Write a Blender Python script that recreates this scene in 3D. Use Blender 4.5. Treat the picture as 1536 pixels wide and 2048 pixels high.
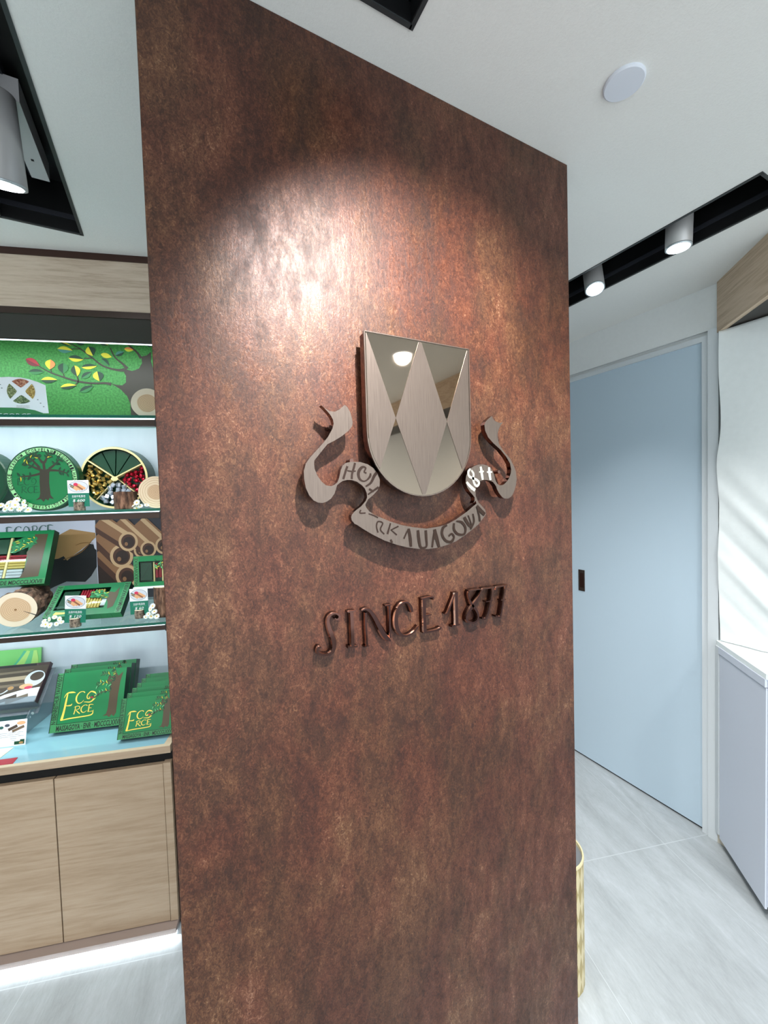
import bpy, math, random
from mathutils import Vector, Matrix
from mathutils.noise import noise as pnoise
random.seed(7)
R = math.radians
scn = bpy.context.scene
COL = scn.collection
for o in list(bpy.data.objects):
    bpy.data.objects.remove(o)

# ------------------------------------------------------------------ camera
H = 1.53                                   # eye height
CEIL = 2.37                                # ceiling height
yaw, pitch, roll = R(27.5), R(-2.1), R(1.72)
Fv = Vector((math.sin(yaw)*math.cos(pitch), math.cos(yaw)*math.cos(pitch), math.sin(pitch)))
R0 = Vector((math.cos(yaw), -math.sin(yaw), 0)); U0 = R0.cross(Fv)
Rv = R0*math.cos(roll) - U0*math.sin(roll); Uv = U0*math.cos(roll) + R0*math.sin(roll)
cam = bpy.data.cameras.new('camera'); camo = bpy.data.objects.new('camera', cam); COL.objects.link(camo)
camo.matrix_world = Matrix(((Rv.x, Uv.x, -Fv.x, 0), (Rv.y, Uv.y, -Fv.y, 0), (Rv.z, Uv.z, -Fv.z, H), (0, 0, 0, 1)))
cam.sensor_fit = 'VERTICAL'; cam.sensor_height = 36; cam.lens = 36*809/2048
cam.clip_start = .02; cam.clip_end = 60
scn.camera = camo

# ------------------------------------------------------------------ colour, world
scn.view_settings.view_transform = 'Standard'; scn.view_settings.look = 'None'
scn.view_settings.exposure = 1.25; scn.view_settings.gamma = 1
scn.view_settings.use_curve_mapping = False
wd = bpy.data.worlds.new('world'); scn.world = wd; wd.use_nodes = True
bg = wd.node_tree.nodes['Background']; bg.inputs[0].default_value = (.90, .96, 1.0, 1); bg.inputs[1].default_value = WORLD = 1.15

# light table: strength of every fitting in the shop
P_FEATURE = 84       # spotlight aimed at the copper wall
P_TRACK = 18         # spotlights in the right-hand track
P_LEFT = 14          # spotlight in the left-hand track
P_DOWN = 33          # round downlights: one mirrored in the shield, the others added as fill
P_SHELF = 1.15        # LED strips of the display shelves
P_TOE = .95          # LED strip under the base cabinet

# display frame: X runs along the display, Y into it
ANG = R(-16.8)
DU = Vector((math.cos(ANG), math.sin(ANG), 0)); DN = Vector((-math.sin(ANG), math.cos(ANG), 0))
LANG = math.atan2(-.727, -.687); L0 = Vector((2.02, .86, 0))
LU = Vector((math.cos(LANG), math.sin(LANG), 0)); LN = Vector((-math.sin(LANG), math.cos(LANG), 0))
def wpos(fr, p):
    if fr == 'D': return DU*p[0] + DN*p[1] + Vector((0, 0, p[2]))
    if fr == 'L': return L0 + LU*p[0] + LN*p[1] + Vector((0, 0, p[2]))
    return Vector(p)
def fang(fr): return ANG if fr == 'D' else LANG if fr == 'L' else 0.0

# ------------------------------------------------------------------ materials
def lin(c):
    return tuple(((v/255)/12.92 if v/255 <= .04045 else ((v/255+.055)/1.055)**2.4) for v in c) + (1,)
MATS = {}
def mat(name, rgb, rough=.5, metal=0, spec=.5, emit=0, alpha=1, **k):
    m = bpy.data.materials.new(name); m.use_nodes = True; MATS[name] = m
    b = m.node_tree.nodes['Principled BSDF']
    b.inputs['Base Color'].default_value = lin(rgb); b.inputs['Roughness'].default_value = rough
    b.inputs['Metallic'].default_value = metal; b.inputs['Specular IOR Level'].default_value = spec
    if emit:
        b.inputs['Emission Color'].default_value = lin(rgb); b.inputs['Emission Strength'].default_value = emit
    if alpha < 1: b.inputs['Alpha'].default_value = alpha
    return m
def nd(m, t, **k):
    n = m.node_tree.nodes.new(t)
    for a, v in k.items(): setattr(n, a, v)
    return n
def ramp(m, stops):
    n = nd(m, 'ShaderNodeValToRGB'); cr = n.color_ramp
    while len(cr.elements) < len(stops): cr.elements.new(.5)
    for e, (p, c) in zip(cr.elements, stops): e.position = p; e.color = lin(c)
    return n
def coords(m, scale=(1, 1, 1), rot=(0, 0, 0)):
    tc = nd(m, 'ShaderNodeTexCoord'); mp = nd(m, 'ShaderNodeMapping'); mp.inputs['Scale'].default_value = scale; mp.inputs['Rotation'].default_value = rot
    m.node_tree.links.new(tc.outputs['Object'], mp.inputs[0]); return mp.outputs[0]
def noise(m, vec, scale, detail=4, rough=.6, dist=0):
    n = nd(m, 'ShaderNodeTexNoise'); n.inputs['Scale'].default_value = scale; n.inputs['Detail'].default_value = detail
    n.inputs['Roughness'].default_value = rough; n.inputs['Distortion'].default_value = dist
    m.node_tree.links.new(vec, n.inputs['Vector']); return n.outputs[0]
def mathn(m, op, a, b=None):
    n = nd(m, 'ShaderNodeMath', operation=op)
    for i, v in enumerate((a, b)):
        if v is None: continue
        if isinstance(v, (int, float)): n.inputs[i].default_value = v
        else: m.node_tree.links.new(v, n.inputs[i])
    return n.outputs[0]
def noisy(name, stops, scale=20, stretch=(1, 1, 1), rough=.5, metal=0, bump=0, detail=4, spec=.5, dist=0, rot=(0, 0, 0)):
    m = mat(name, stops[0][1], rough, metal, spec); L = m.node_tree.links; b = m.node_tree.nodes['Principled BSDF']
    v = coords(m, stretch, rot); n = noise(m, v, scale, detail, .6, dist); r = ramp(m, stops)
    L.new(n, r.inputs[0]); L.new(r.outputs[0], b.inputs['Base Color'])
    if bump:
        bp = nd(m, 'ShaderNodeBump'); bp.inputs['Strength'].default_value = bump; bp.inputs['Distance'].default_value = .002
        L.new(n, bp.inputs['Height']); L.new(bp.outputs[0], b.inputs['Normal'])
    return m

def copper():
    m = mat('copper_laminate', (120, 70, 50), .4, .12, .42); L = m.node_tree.links; b = m.node_tree.nodes['Principled BSDF']
    v1 = coords(m, (1, 1, .6)); v2 = coords(m, (1, 1, .45)); v3 = coords(m, (1, 1, .7))
    big = noise(m, v1, 4.2, 4, .5, .4); mid = noise(m, v2, 34, 6, .72, .4); fine = noise(m, v3, 210, 4, .75, 1.2); hue = noise(m, v1, 9, 4, .6)
    s = mathn(m, 'ADD', mathn(m, 'MULTIPLY', big, .22), mathn(m, 'ADD', mathn(m, 'MULTIPLY', mid, .30), mathn(m, 'MULTIPLY', fine, .48)))
    r = ramp(m, [(.38, (38, 18, 12)), (.46, (60, 31, 21)), (.52, (78, 43, 29)), (.58, (99, 60, 43)), (.68, (150, 114, 92))])
    r2 = ramp(m, [(.38, (37, 19, 12)), (.46, (58, 34, 22)), (.52, (76, 47, 31)), (.58, (97, 65, 44)), (.68, (147, 117, 89))])
    L.new(s, r.inputs[0]); L.new(s, r2.inputs[0]); hr = nd(m, 'ShaderNodeMapRange'); hr.inputs[1].default_value = .42; hr.inputs[2].default_value = .6; L.new(hue, hr.inputs[0])
    mx = nd(m, 'ShaderNodeMix', data_type='RGBA'); L.new(hr.outputs[0], mx.inputs[0]); L.new(r.outputs[0], mx.inputs[6]); L.new(r2.outputs[0], mx.inputs[7]); L.new(mx.outputs[2], b.inputs['Base Color'])
    rr = nd(m, 'ShaderNodeMapRange'); rr.inputs[1].default_value = .35; rr.inputs[2].default_value = .65; rr.inputs[3].default_value = .54; rr.inputs[4].default_value = .36
    L.new(mid, rr.inputs[0]); L.new(rr.outputs[0], b.inputs['Roughness'])
    bp = nd(m, 'ShaderNodeBump'); bp.inputs['Strength'].default_value = .5; bp.inputs['Distance'].default_value = .0011
    strk = noise(m, coords(m, (1, 1, .16)), 130, 3, .6, .6)
    L.new(mathn(m, 'ADD', mathn(m, 'MULTIPLY', mid, .12), mathn(m, 'ADD', mathn(m, 'MULTIPLY', strk, .45), mathn(m, 'MULTIPLY', fine, .6))), bp.inputs['Height']); L.new(bp.outputs[0], b.inputs['Normal'])
copper()
def wood(name, stops, axis_scale, ring=9):
    m = mat(name, stops[0][1], .55); L = m.node_tree.links; b = m.node_tree.nodes['Principled BSDF']
    v = coords(m, axis_scale); base = noise(m, v, 1.6, 3, .5, .6)
    bands = mathn(m, 'FRACT', mathn(m, 'MULTIPLY', base, ring)); tri = mathn(m, 'ABSOLUTE', mathn(m, 'SUBTRACT', bands, .5))
    fine = noise(m, coords(m, tuple(a*1.0 for a in axis_scale)), 22, 4, .7)
    s = mathn(m, 'ADD', mathn(m, 'MULTIPLY', tri, .55), mathn(m, 'MULTIPLY', fine, .9))
    r = ramp(m, stops); L.new(mathn(m, 'SUBTRACT', s, .1), r.inputs[0]); L.new(r.outputs[0], b.inputs['Base Color'])
OAK = [(.2, (162, 138, 112)), (.5, (176, 153, 128)), (.8, (184, 163, 139))]
wood('oak_laminate', OAK, (.5, 3, 7), 7)
wood('oak_fascia', [(.2, (172, 152, 132)), (.5, (198, 180, 160)), (.8, (208, 192, 174))], (.6, 3, 7), 8)
noisy('wall_paint', [(.3, (226, 230, 230)), (.7, (229, 233, 233))], 60, rough=.75, bump=.04)
noisy('ceiling_paint', [(.3, (226, 227, 224)), (.7, (230, 231, 228))], 220, rough=.9, bump=.25)
def floor_mat():
    m = mat('floor_tile', (200, 206, 208), .38); L = m.node_tree.links; b = m.node_tree.nodes['Principled BSDF']
    tc = nd(m, 'ShaderNodeTexCoord'); mp = nd(m, 'ShaderNodeMapping'); mp.inputs['Rotation'].default_value = (0, 0, -ANG)
    L.new(tc.outputs['Object'], mp.inputs[0])
    sx = nd(m, 'ShaderNodeSeparateXYZ'); L.new(mp.outputs[0], sx.inputs[0])
    def line(out, off, size, wdt):
        f = mathn(m, 'FRACT', mathn(m, 'DIVIDE', mathn(m, 'SUBTRACT', out, off), size))
        return mathn(m, 'LESS_THAN', mathn(m, 'ABSOLUTE', mathn(m, 'SUBTRACT', f, .5)), wdt/size/2)
    gu = line(sx.outputs[0], 1.16, .6, .0022); gn = line(sx.outputs[1], .844, 1.2, .0035)
    g = mathn(m, 'MAXIMUM', gu, gn)
    mp2 = nd(m, 'ShaderNodeMapping'); mp2.inputs['Scale'].default_value = (3.2, .8, 1); L.new(mp.outputs[0], mp2.inputs[0])
    n = noise(m, mp2.outputs[0], 3, 7, .68, .7); n2 = noise(m, mp2.outputs[0], 45, 4, .7)
    r = ramp(m, [(.3, (142, 148, 150)), (.5, (161, 168, 171)), (.62, (171, 178, 182)), (.7, (186, 194, 198))])
    L.new(mathn(m, 'ADD', mathn(m, 'MULTIPLY', n, .75), mathn(m, 'MULTIPLY', n2, .25)), r.inputs[0])
    mx = nd(m, 'ShaderNodeMix', data_type='RGBA'); L.new(g, mx.inputs[0]); L.new(r.outputs[0], mx.inputs[6]); mx.inputs[7].default_value = lin((180, 188, 191))
    L.new(mx.outputs[2], b.inputs['Base Color'])
    bp = nd(m, 'ShaderNodeBump'); bp.inputs['Strength'].default_value = .2; bp.inputs['Distance'].default_value = .002
    L.new(n2, bp.inputs['Height']); L.new(bp.outputs[0], b.inputs['Normal'])
floor_mat()
mat('black_recess', (6, 7, 9), .5); mat('track_grey', (42, 44, 52), .5); mat('black_gap', (5, 5, 5), .8); mat('recess_rim', (46, 50, 52), .5)
mat('lamp_body', (186, 186, 186), .35, .3); mat('lamp_lens', (235, 248, 255), .3, emit=8); mat('lamp_rim', (205, 215, 220), .3, .5)
mat('led', (225, 244, 255), .4, emit=1.1); mat('led_top', (225, 240, 255), .4, emit=2.2)
mat('mirror_bronze', (156, 142, 127), .03, 1.0)
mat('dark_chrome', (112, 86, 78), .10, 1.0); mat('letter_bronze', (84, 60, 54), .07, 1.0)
mat('edge_highlight', (226, 186, 166), .16, 1.0); mat('dark_reflection', (58, 44, 38), .14, .8); mat('bright_reflection', (236, 228, 216), .05, 1.0)  # chamfer highlight and ribbon letter reflections are put into these base colours
m = mat('brushed_steel', (172, 160, 152), .36, .85)
def brushed():
    m = MATS['brushed_steel']; L = m.node_tree.links; b = m.node_tree.nodes['Principled BSDF']
    n = noise(m, coords(m, (1, 1, .02)), 900, 3, .6); rr = nd(m, 'ShaderNodeMapRange'); rr.inputs[3].default_value = .30; rr.inputs[4].default_value = .46
    L.new(n, rr.inputs[0]); L.new(rr.outputs[0], b.inputs['Roughness'])
    r = ramp(m, [(.3, (104, 93, 86)), (.7, (117, 106, 98))]); L.new(n, r.inputs[0]); L.new(r.outputs[0], b.inputs['Base Color'])
brushed()
mat('bronze_bar', (66, 52, 46), .34, .5); mat('bronze_trim', (66, 44, 38), .4, .5); mat('soffit_bronze', (52, 46, 40), .42, .4)
noisy('lightbox_white', [(.3, (205, 214, 224)), (.7, (222, 230, 238))], 6, (1, 1, .3), rough=.55)
mat('opal_glass', (140, 186, 200), .12); mat('oak_edge', (206, 188, 160), .5)
mat('door_paint', (188, 208, 222), .42); mat('frame_paint', (208, 215, 219), .45); mat('door_gap', (22, 26, 30), .8); mat('pull_bronze', (78, 66, 60), .35, .6); mat('pull_dark', (58, 34, 28), .4, .5)
mat('counter_paint', (206, 213, 226), .45); mat('counter_top', (236, 244, 244), .3); mat('toe_beige', (196, 190, 176), .6); mat('toe_dark', (118, 108, 98), .6); mat('plinth_strip', (150, 134, 126), .5)
wood('oak_right', [(.2, (170, 146, 120)), (.5, (200, 176, 150)), (.8, (214, 192, 168))], (.45, 3, 9), 8)
noisy('cloth', [(.3, (238, 244, 244)), (.7, (242, 248, 248))], 40, rough=.85)
mat('speaker_white', (214, 220, 230), .6)
mat('plastic_white', (200, 200, 202), .5)
noisy('gold_bin', [(.45, (176, 160, 106)), (.5, (214, 202, 158))], 14, rough=.35, metal=.4)
mat('bin_gold', (174, 158, 108), .4, .35); mat('bin_cream', (208, 196, 156), .4, .2); mat('bin_rim', (150, 152, 154), .3, .7)
# print colours
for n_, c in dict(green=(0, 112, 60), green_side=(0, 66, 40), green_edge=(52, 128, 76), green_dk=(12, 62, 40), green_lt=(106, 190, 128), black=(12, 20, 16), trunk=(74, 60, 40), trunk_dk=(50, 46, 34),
        gold=(232, 204, 84), leaf_k=(18, 56, 34), leaf_g=(44, 112, 58), leaf_y=(196, 190, 48), leaf_t=(60, 120, 104), leaf_r=(150, 40, 46), leaf_p=(104, 36, 40), leaf_o=(214, 130, 70), white=(236, 240, 246), card_green=(0, 112, 88),
        red=(150, 20, 44), red_lt=(196, 60, 84), cream=(232, 216, 158), stick_gold=(202, 180, 104), silver_p=(190, 198, 206), plum=(58, 20, 26), photo_brown=(72, 58, 46), photo_mid=(112, 92, 72), photo_tan=(168, 146, 118),
        teal=(44, 92, 86), plate=(206, 212, 222), plate_edge=(70, 76, 90), roll_tan=(226, 172, 126), roll_dk=(150, 96, 66), berry=(206, 44, 84), tin_ring=(150, 214, 150), kraft=(176, 134, 84), kraft_dk=(134, 96, 56),
        char=(18, 18, 20), poster_grey=(150, 154, 158), poster_white=(214, 214, 228), poster_dark=(54, 54, 62), cin=(152, 108, 74), cin_lt=(214, 176, 134), cin_dk=(84, 52, 38), poster_brown=(52, 34, 28), redcard=(172, 14, 40), paper_cream=(214, 206, 190),
        poster_green=(120, 196, 110), poster_green2=(170, 216, 120), poster_teal=(84, 180, 140)).items():
    mat(n_, c, .6 if n_ in ('trunk_dk', 'poster_dark', 'poster_brown', 'char', 'kraft', 'poster_grey', 'poster_white', 'photo_brown') or n_.startswith(('cin', 'leaf')) else .34)
noisy('mural_green', [(.35, (34, 104, 38)), (.65, (62, 138, 60))], 140, rough=.6, detail=3)
noisy('seed_red', [(.35, (110, 44, 34)), (.5, (166, 96, 70)), (.66, (214, 178, 150))], 260, rough=.6)
noisy('seed_ochre', [(.35, (112, 82, 36)), (.5, (172, 140, 70)), (.66, (214, 196, 130))], 260, rough=.6)
noisy('seed_green', [(.35, (44, 66, 40)), (.5, (84, 104, 66)), (.66, (160, 176, 130))], 260, rough=.6)
noisy('seed_olive', [(.35, (60, 72, 40)), (.5, (112, 122, 74)), (.66, (176, 184, 146))], 260, rough=.6)
noisy('bark', [(.35, (52, 36, 28)), (.5, (96, 68, 52)), (.65, (146, 110, 88))], 90, (1, 1, .25), rough=.9, bump=.9)
noisy('bark_long', [(.35, (46, 34, 28)), (.5, (92, 68, 54)), (.65, (150, 118, 98))], 60, (1, .3, 1), rough=.9, bump=.9)
noisy('bark_small', [(.35, (60, 52, 46)), (.5, (110, 96, 84)), (.65, (160, 142, 124))], 160, (1, 1, .5), rough=.9, bump=.7)
def rings(name, stops, n):
    m = mat(name, stops[0][1], .7); L = m.node_tree.links; b = m.node_tree.nodes['Principled BSDF']
    v = coords(m); ln = nd(m, 'ShaderNodeVectorMath', operation='LENGTH')
    sc_ = nd(m, 'ShaderNodeVectorMath', operation='MULTIPLY'); sc_.inputs[1].default_value = (1, 0, 1); L.new(v, sc_.inputs[0]); L.new(sc_.outputs[0], ln.inputs[0])
    d = mathn(m, 'ADD', mathn(m, 'MULTIPLY', ln.outputs['Value'], n), mathn(m, 'MULTIPLY', noise(m, v, 30, 3, .5), 1.1))
    f = mathn(m, 'FRACT', d); r = ramp(m, stops); L.new(f, r.inputs[0]); L.new(r.outputs[0], b.inputs['Base Color'])
rings('wood_rings', [(0, (190, 160, 124)), (.18, (222, 200, 168)), (.8, (230, 212, 184)), (1, (200, 172, 136))], 130)
rings('wood_rings_tan', [(0, (168, 132, 98)), (.2, (200, 168, 134)), (.8, (210, 180, 146)), (1, (178, 142, 106))], 190)
mat('sapwood', (226, 210, 186), .7)
mat('foil_gold', (196, 170, 100), .26, .85); mat('foil_silver', (206, 214, 228), .24, .7); mat('foil_red', (176, 18, 48), .24, .6)
mat('petal', (238, 246, 240), .6); mat('flower_eye', (220, 190, 96), .7)
def glassmat(name, rgb, fac, rough=.03, milk=0):
    m = bpy.data.materials.new(name); m.use_nodes = True; MATS[name] = m; N = m.node_tree.nodes; L = m.node_tree.links; N.clear()
    o = N.new('ShaderNodeOutputMaterial'); mx = N.new('ShaderNodeMixShader'); t = N.new('ShaderNodeBsdfTransparent'); g = N.new('ShaderNodeBsdfGlossy')
    t.inputs[0].default_value = lin(rgb); g.inputs['Roughness'].default_value = rough
    lw = N.new('ShaderNodeLayerWeight'); lw.inputs[0].default_value = .35
    ma = N.new('ShaderNodeMath'); ma.operation = 'MULTIPLY'; ma.inputs[1].default_value = fac; L.new(lw.outputs['Fresnel'], ma.inputs[0]); L.new(ma.outputs[0], mx.inputs[0])
    L.new(t.outputs[0], mx.inputs[1]); L.new(g.outputs[0], mx.inputs[2])
    if milk:
        df = N.new('ShaderNodeBsdfDiffuse'); df.inputs[0].default_value = lin((150, 156, 164)); m2 = N.new('ShaderNodeMixShader'); m2.inputs[0].default_value = milk
        L.new(mx.outputs[0], m2.inputs[1]); L.new(df.outputs[0], m2.inputs[2]); L.new(m2.outputs[0], o.inputs[0])
    else: L.new(mx.outputs[0], o.inputs[0])
glassmat('shelf_glass', (240, 252, 248), .45); glassmat('acrylic', (222, 228, 232), .6, .1, .38); glassmat('window_film', (244, 250, 246), .55)
mat('glass_edge', (0, 92, 74), .12)

# ------------------------------------------------------------------ mesh builder
class MB:
    def __init__(s): s.v = []; s.f = []; s.m = []; s.names = []; s.smooth = []
    def mi(s, name):
        if name not in s.names: s.names.append(name)
        return s.names.index(name)
    def add(s, vs, fs, mt, M=None, smooth=False):
        n = len(s.v)
        for p in vs:
            p = Vector(p); s.v.append(M @ p if M else p)
        for i, f in enumerate(fs):
            s.f.append([n+j for j in f]); s.m.append(s.mi(mt if isinstance(mt, str) else mt[i])); s.smooth.append(smooth)
    def box(s, x0, x1, y0, y1, z0, z1, mt, M=None, bev=0):
        if bev:
            b = bev; pts = [(x0+b, z0), (x1-b, z0), (x1, z0+b), (x1, z1-b), (x1-b, z1), (x0+b, z1), (x0, z1-b), (x0, z0+b)]
            ins = lambda q: [(min(max(x, x0+b), x1-b), min(max(z, z0+b), z1-b)) for x, z in q]
            k = 8; inn = ins(pts)
            vs = [(x, y0, z) for x, z in inn] + [(x, y0+b, z) for x, z in pts] + [(x, y1-b, z) for x, z in pts] + [(x, y1, z) for x, z in inn]
            fs = [list(range(k))]
            for l in range(3):
                for i in range(k):
                    j = (i+1) % k; fs.append([l*k+j, l*k+i, (l+1)*k+i, (l+1)*k+j])
            fs.append([3*k+i for i in range(k-1, -1, -1)])
            s.add(vs, fs, mt, M); return
        vs = [(x0, y0, z0), (x1, y0, z0), (x1, y1, z0), (x0, y1, z0), (x0, y0, z1), (x1, y0, z1), (x1, y1, z1), (x0, y1, z1)]
        s.add(vs, [[0, 3, 2, 1], [4, 5, 6, 7], [0, 1, 5, 4], [1, 2, 6, 5], [2, 3, 7, 6], [3, 0, 4, 7]], mt, M)
    def prism(s, poly, y0, y1, mt, M=None, side=None):
        """outline in XZ, front at y0 (towards the viewer), back at y1"""
        a = sum(poly[i][0]*poly[(i+1) % len(poly)][1]-poly[(i+1) % len(poly)][0]*poly[i][1] for i in range(len(poly)))
        if a < 0: poly = poly[::-1]
        k = len(poly); vs = [(p[0], y0, p[1]) for p in poly] + [(p[0], y1, p[1]) for p in poly]
        fs = [list(range(k)), list(range(2*k-1, k-1, -1))]; ms = [mt, mt]
        for i in range(k):
            j = (i+1) % k; fs.append([j, i, k+i, k+j]); ms.append(side or mt)
        s.add(vs, fs, ms, M)
    def flat(s, poly, y, mt, M=None):
        a = sum(poly[i][0]*poly[(i+1) % len(poly)][1]-poly[(i+1) % len(poly)][0]*poly[i][1] for i in range(len(poly)))
        if a < 0: poly = poly[::-1]
        s.add([(p[0], y, p[1]) for p in poly], [list(range(len(poly)))], mt, M)
    def ell(s, cx, cz, rx, rz, y0, y1, mt, M=None, n=28, side=None, a0=0, a1=360):
        pts = [(cx+rx*math.cos(R(a0+(a1-a0)*i/n)), cz+rz*math.sin(R(a0+(a1-a0)*i/n))) for i in range(n if a1-a0 == 360 else n+1)]
        if a1-a0 != 360: pts.append((cx, cz))
        if y1 is None: s.flat(pts, y0, mt, M)
        else: s.prism(pts, y0, y1, mt, M, side)
    def smoothpts(s, pts, sub=5):
        if len(pts) < 3: return pts
        P = [pts[0]] + list(pts) + [pts[-1]]; out = []
        for i in range(1, len(P)-2):
            for k in range(sub):
                t = k/sub; out.append(tuple(.5*((2*P[i][c]) + (-P[i-1][c]+P[i+1][c])*t + (2*P[i-1][c]-5*P[i][c]+4*P[i+1][c]-P[i+2][c])*t*t + (-P[i-1][c]+3*P[i][c]-3*P[i+1][c]+P[i+2][c])*t**3) for c in range(len(pts[0]))))
        out.append(tuple(pts[-1])); return out
    def stroke(s, pts, y, mt, M=None, thick=0, sub=5, wk=1, bevel=0, side=None):
        """pts (x, z, width) swept in the XZ plane; thick > 0 gives depth, bevel a chamfered ridge"""
        P = s.smoothpts(pts, sub); L = []; Rr = []
        for i, p in enumerate(P):
            a = P[max(i-1, 0)]; b = P[min(i+1, len(P)-1)]; dx, dz = b[0]-a[0], b[1]-a[1]; d = math.hypot(dx, dz) or 1e-9
            nx, nz = -dz/d, dx/d; w = max(p[2], 1e-5)*wk/2; L.append((p[0], p[1], nx*w, nz*w))
        n = len(L)
        if not thick:
            vs = [(x+a, y, z+b) for x, z, a, b in L] + [(x-a, y, z-b) for x, z, a, b in L]
            s.add(vs, [[n+i, n+i+1, i+1, i] for i in range(n-1)], mt, M); return
        if bevel: prof = [(1, thick), (1, thick*.3), (.66, 0), (-.66, 0), (-1, thick*.3), (-1, thick)]
        else: prof = [(1, thick), (1, 0), (-1, 0), (-1, thick)]
        k = len(prof); vs = []
        for x, z, a, b in L:
            for q, d in prof: vs.append((x+a*q, y+d, z+b*q))
        fs = []; ms = []
        for i in range(n-1):
            for j in range(k-1): fs.append([i*k+j, i*k+j+1, (i+1)*k+j+1, (i+1)*k+j]); ms.append(side if side and bevel and j in (1, 3) else mt)
        fs.append(list(range(k))[::-1]); fs.append([(n-1)*k+j for j in range(k)])
        s.add(vs, fs, ms+[mt, mt], M)
    def lathe(s, prof, mt, M=None, n=40, smooth=True, cap=True):
        """profile (r, y) turned about the Y axis"""
        vs = []; fs = []
        for r, y in prof:
            for i in range(n): vs.append((r*math.cos(2*math.pi*i/n), y, r*math.sin(2*math.pi*i/n)))
        for l in range(len(prof)-1):
            for i in range(n):
                j = (i+1) % n; fs.append([l*n+i, l*n+j, (l+1)*n+j, (l+1)*n+i])
        s.add(vs, fs, mt, M, smooth)
        if cap:
            s.add(vs[:n], [list(range(n-1, -1, -1))], mt, M); s.add(vs[-n:], [list(range(n))], mt, M)
    def tube(s, a, b, r, mt, M=None, n=12, r2=None):
        a, b = Vector(a), Vector(b); d = (b-a).normalized(); q = d.to_track_quat('Y', 'Z').to_matrix().to_4x4()
        T = Matrix.Translation(a) @ q
        s.lathe([(r, 0), (r2 if r2 is not None else r, (b-a).length)], mt, (M @ T) if M else T, n)
    def leaf(s, x0, z0, x1, z1, w, c1, c2, y, M=None):
        n = 7; dx, dz = x1-x0, z1-z0; d = math.hypot(dx, dz); nx, nz = -dz/d, dx/d
        prof = [math.sin(math.pi*(i/n)**.85)**.9 if 0 < i < n else 0 for i in range(n+1)]
        mid = [(x0+dx*i/n, z0+dz*i/n) for i in range(n+1)]
        up = [(m_[0]+nx*p*w/2, m_[1]+nz*p*w/2) for m_, p in zip(mid, prof)]; dn = [(m_[0]-nx*p*w/2, m_[1]-nz*p*w/2) for m_, p in zip(mid, prof)]
        s.flat(mid + up[::-1][1:-1], y, c1, M); s.flat(mid + dn[::-1][1:-1], y, c2, M)
    def text(s, st, x0, z0, x1, z1, y, mt, M=None, keep=False, rot=0, shear=0, bold=0):
        cu = bpy.data.curves.new('t', 'FONT'); cu.body = st; cu.resolution_u = 2; cu.shear = shear; cu.offset = bold
        ob = bpy.data.objects.new('t', cu); COL.objects.link(ob)
        dg = bpy.context.evaluated_depsgraph_get(); me = bpy.data.meshes.new_from_object(ob.evaluated_get(dg))
        bpy.data.objects.remove(ob); bpy.data.curves.remove(cu)
        if len(me.vertices) == 0: return
        xs = [v.co.x for v in me.vertices]; ys = [v.co.y for v in me.vertices]; ax, bx, ay, by = min(xs), max(xs), min(ys), max(ys)
        W_, H_ = x1-x0, z1-z0
        if rot: kx, kz = H_/(bx-ax), W_/(by-ay)
        else: kx, kz = W_/(bx-ax), H_/(by-ay)
        if keep: kx = kz = min(kx, kz)
        vs = []
        for v in me.vertices:
            a, b = (v.co.x-ax)*kx, (v.co.y-ay)*kz
            vs.append((x1-b, y, z0+a) if rot else (x0+a, y, z0+b))
        s.add(vs, [list(p.vertices) for p in me.polygons], mt, M); bpy.data.meshes.remove(me)
    def build(s, name, parent=None, origin=(0, 0, 0), kind=None):
        o0 = Vector(origin); me = bpy.data.meshes.new(name); me.from_pydata([tuple(v-o0) for v in s.v], [], s.f)
        for n_ in s.names: me.materials.append(MATS[n_])
        for i, p in enumerate(me.polygons): p.material_index = s.m[i]; p.use_smooth = s.smooth[i]
        me.update(); o = bpy.data.objects.new(name, me); COL.objects.link(o)
        if parent is not None: o.parent = parent
        if kind: o['kind'] = kind
        return o
def thing(name, label, cat, at=(0, 0, 0), fr='W', group=None, tilt=0, yaw_=0, lean=0):
    o = bpy.data.objects.new(name, None); COL.objects.link(o); o.empty_display_size = .05
    o.location = wpos(fr, at); o.rotation_euler = (tilt, lean, fang(fr)+yaw_)
    o['label'] = label; o['category'] = cat
    if group: o['group'] = group
    return o
def struct(name, mb, fr='W'):
    """a piece of the room: mesh in the frame's own coordinates"""
    o = mb.build(name, kind='structure')
    o.location = wpos(fr, (0, 0, 0)); o.rotation_euler = (0, 0, fang(fr)); return o
def alight(name, parent, loc, rot, sx, sy, power, color=(.86, .94, 1)):
    l = bpy.data.lights.new(name, 'AREA'); l.shape = 'RECTANGLE'; l.size = sx; l.size_y = sy; l.energy = power; l.color = color
    o = bpy.data.objects.new(name, l); COL.objects.link(o); o.parent = parent; o.location = loc; o.rotation_euler = rot; return o
def slight(name, parent, loc, target, power, size=80, blend=.5, rad=.03, color=(1, .97, .95)):
    l = bpy.data.lights.new(name, 'SPOT'); l.energy = power; l.spot_size = R(size); l.spot_blend = blend; l.shadow_soft_size = rad; l.color = color
    o = bpy.data.objects.new(name, l); COL.objects.link(o); o.parent = parent; o.location = loc
    o.rotation_euler = (Vector(target)-Vector(loc)).to_track_quat('-Z', 'Y').to_euler(); return o

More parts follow.
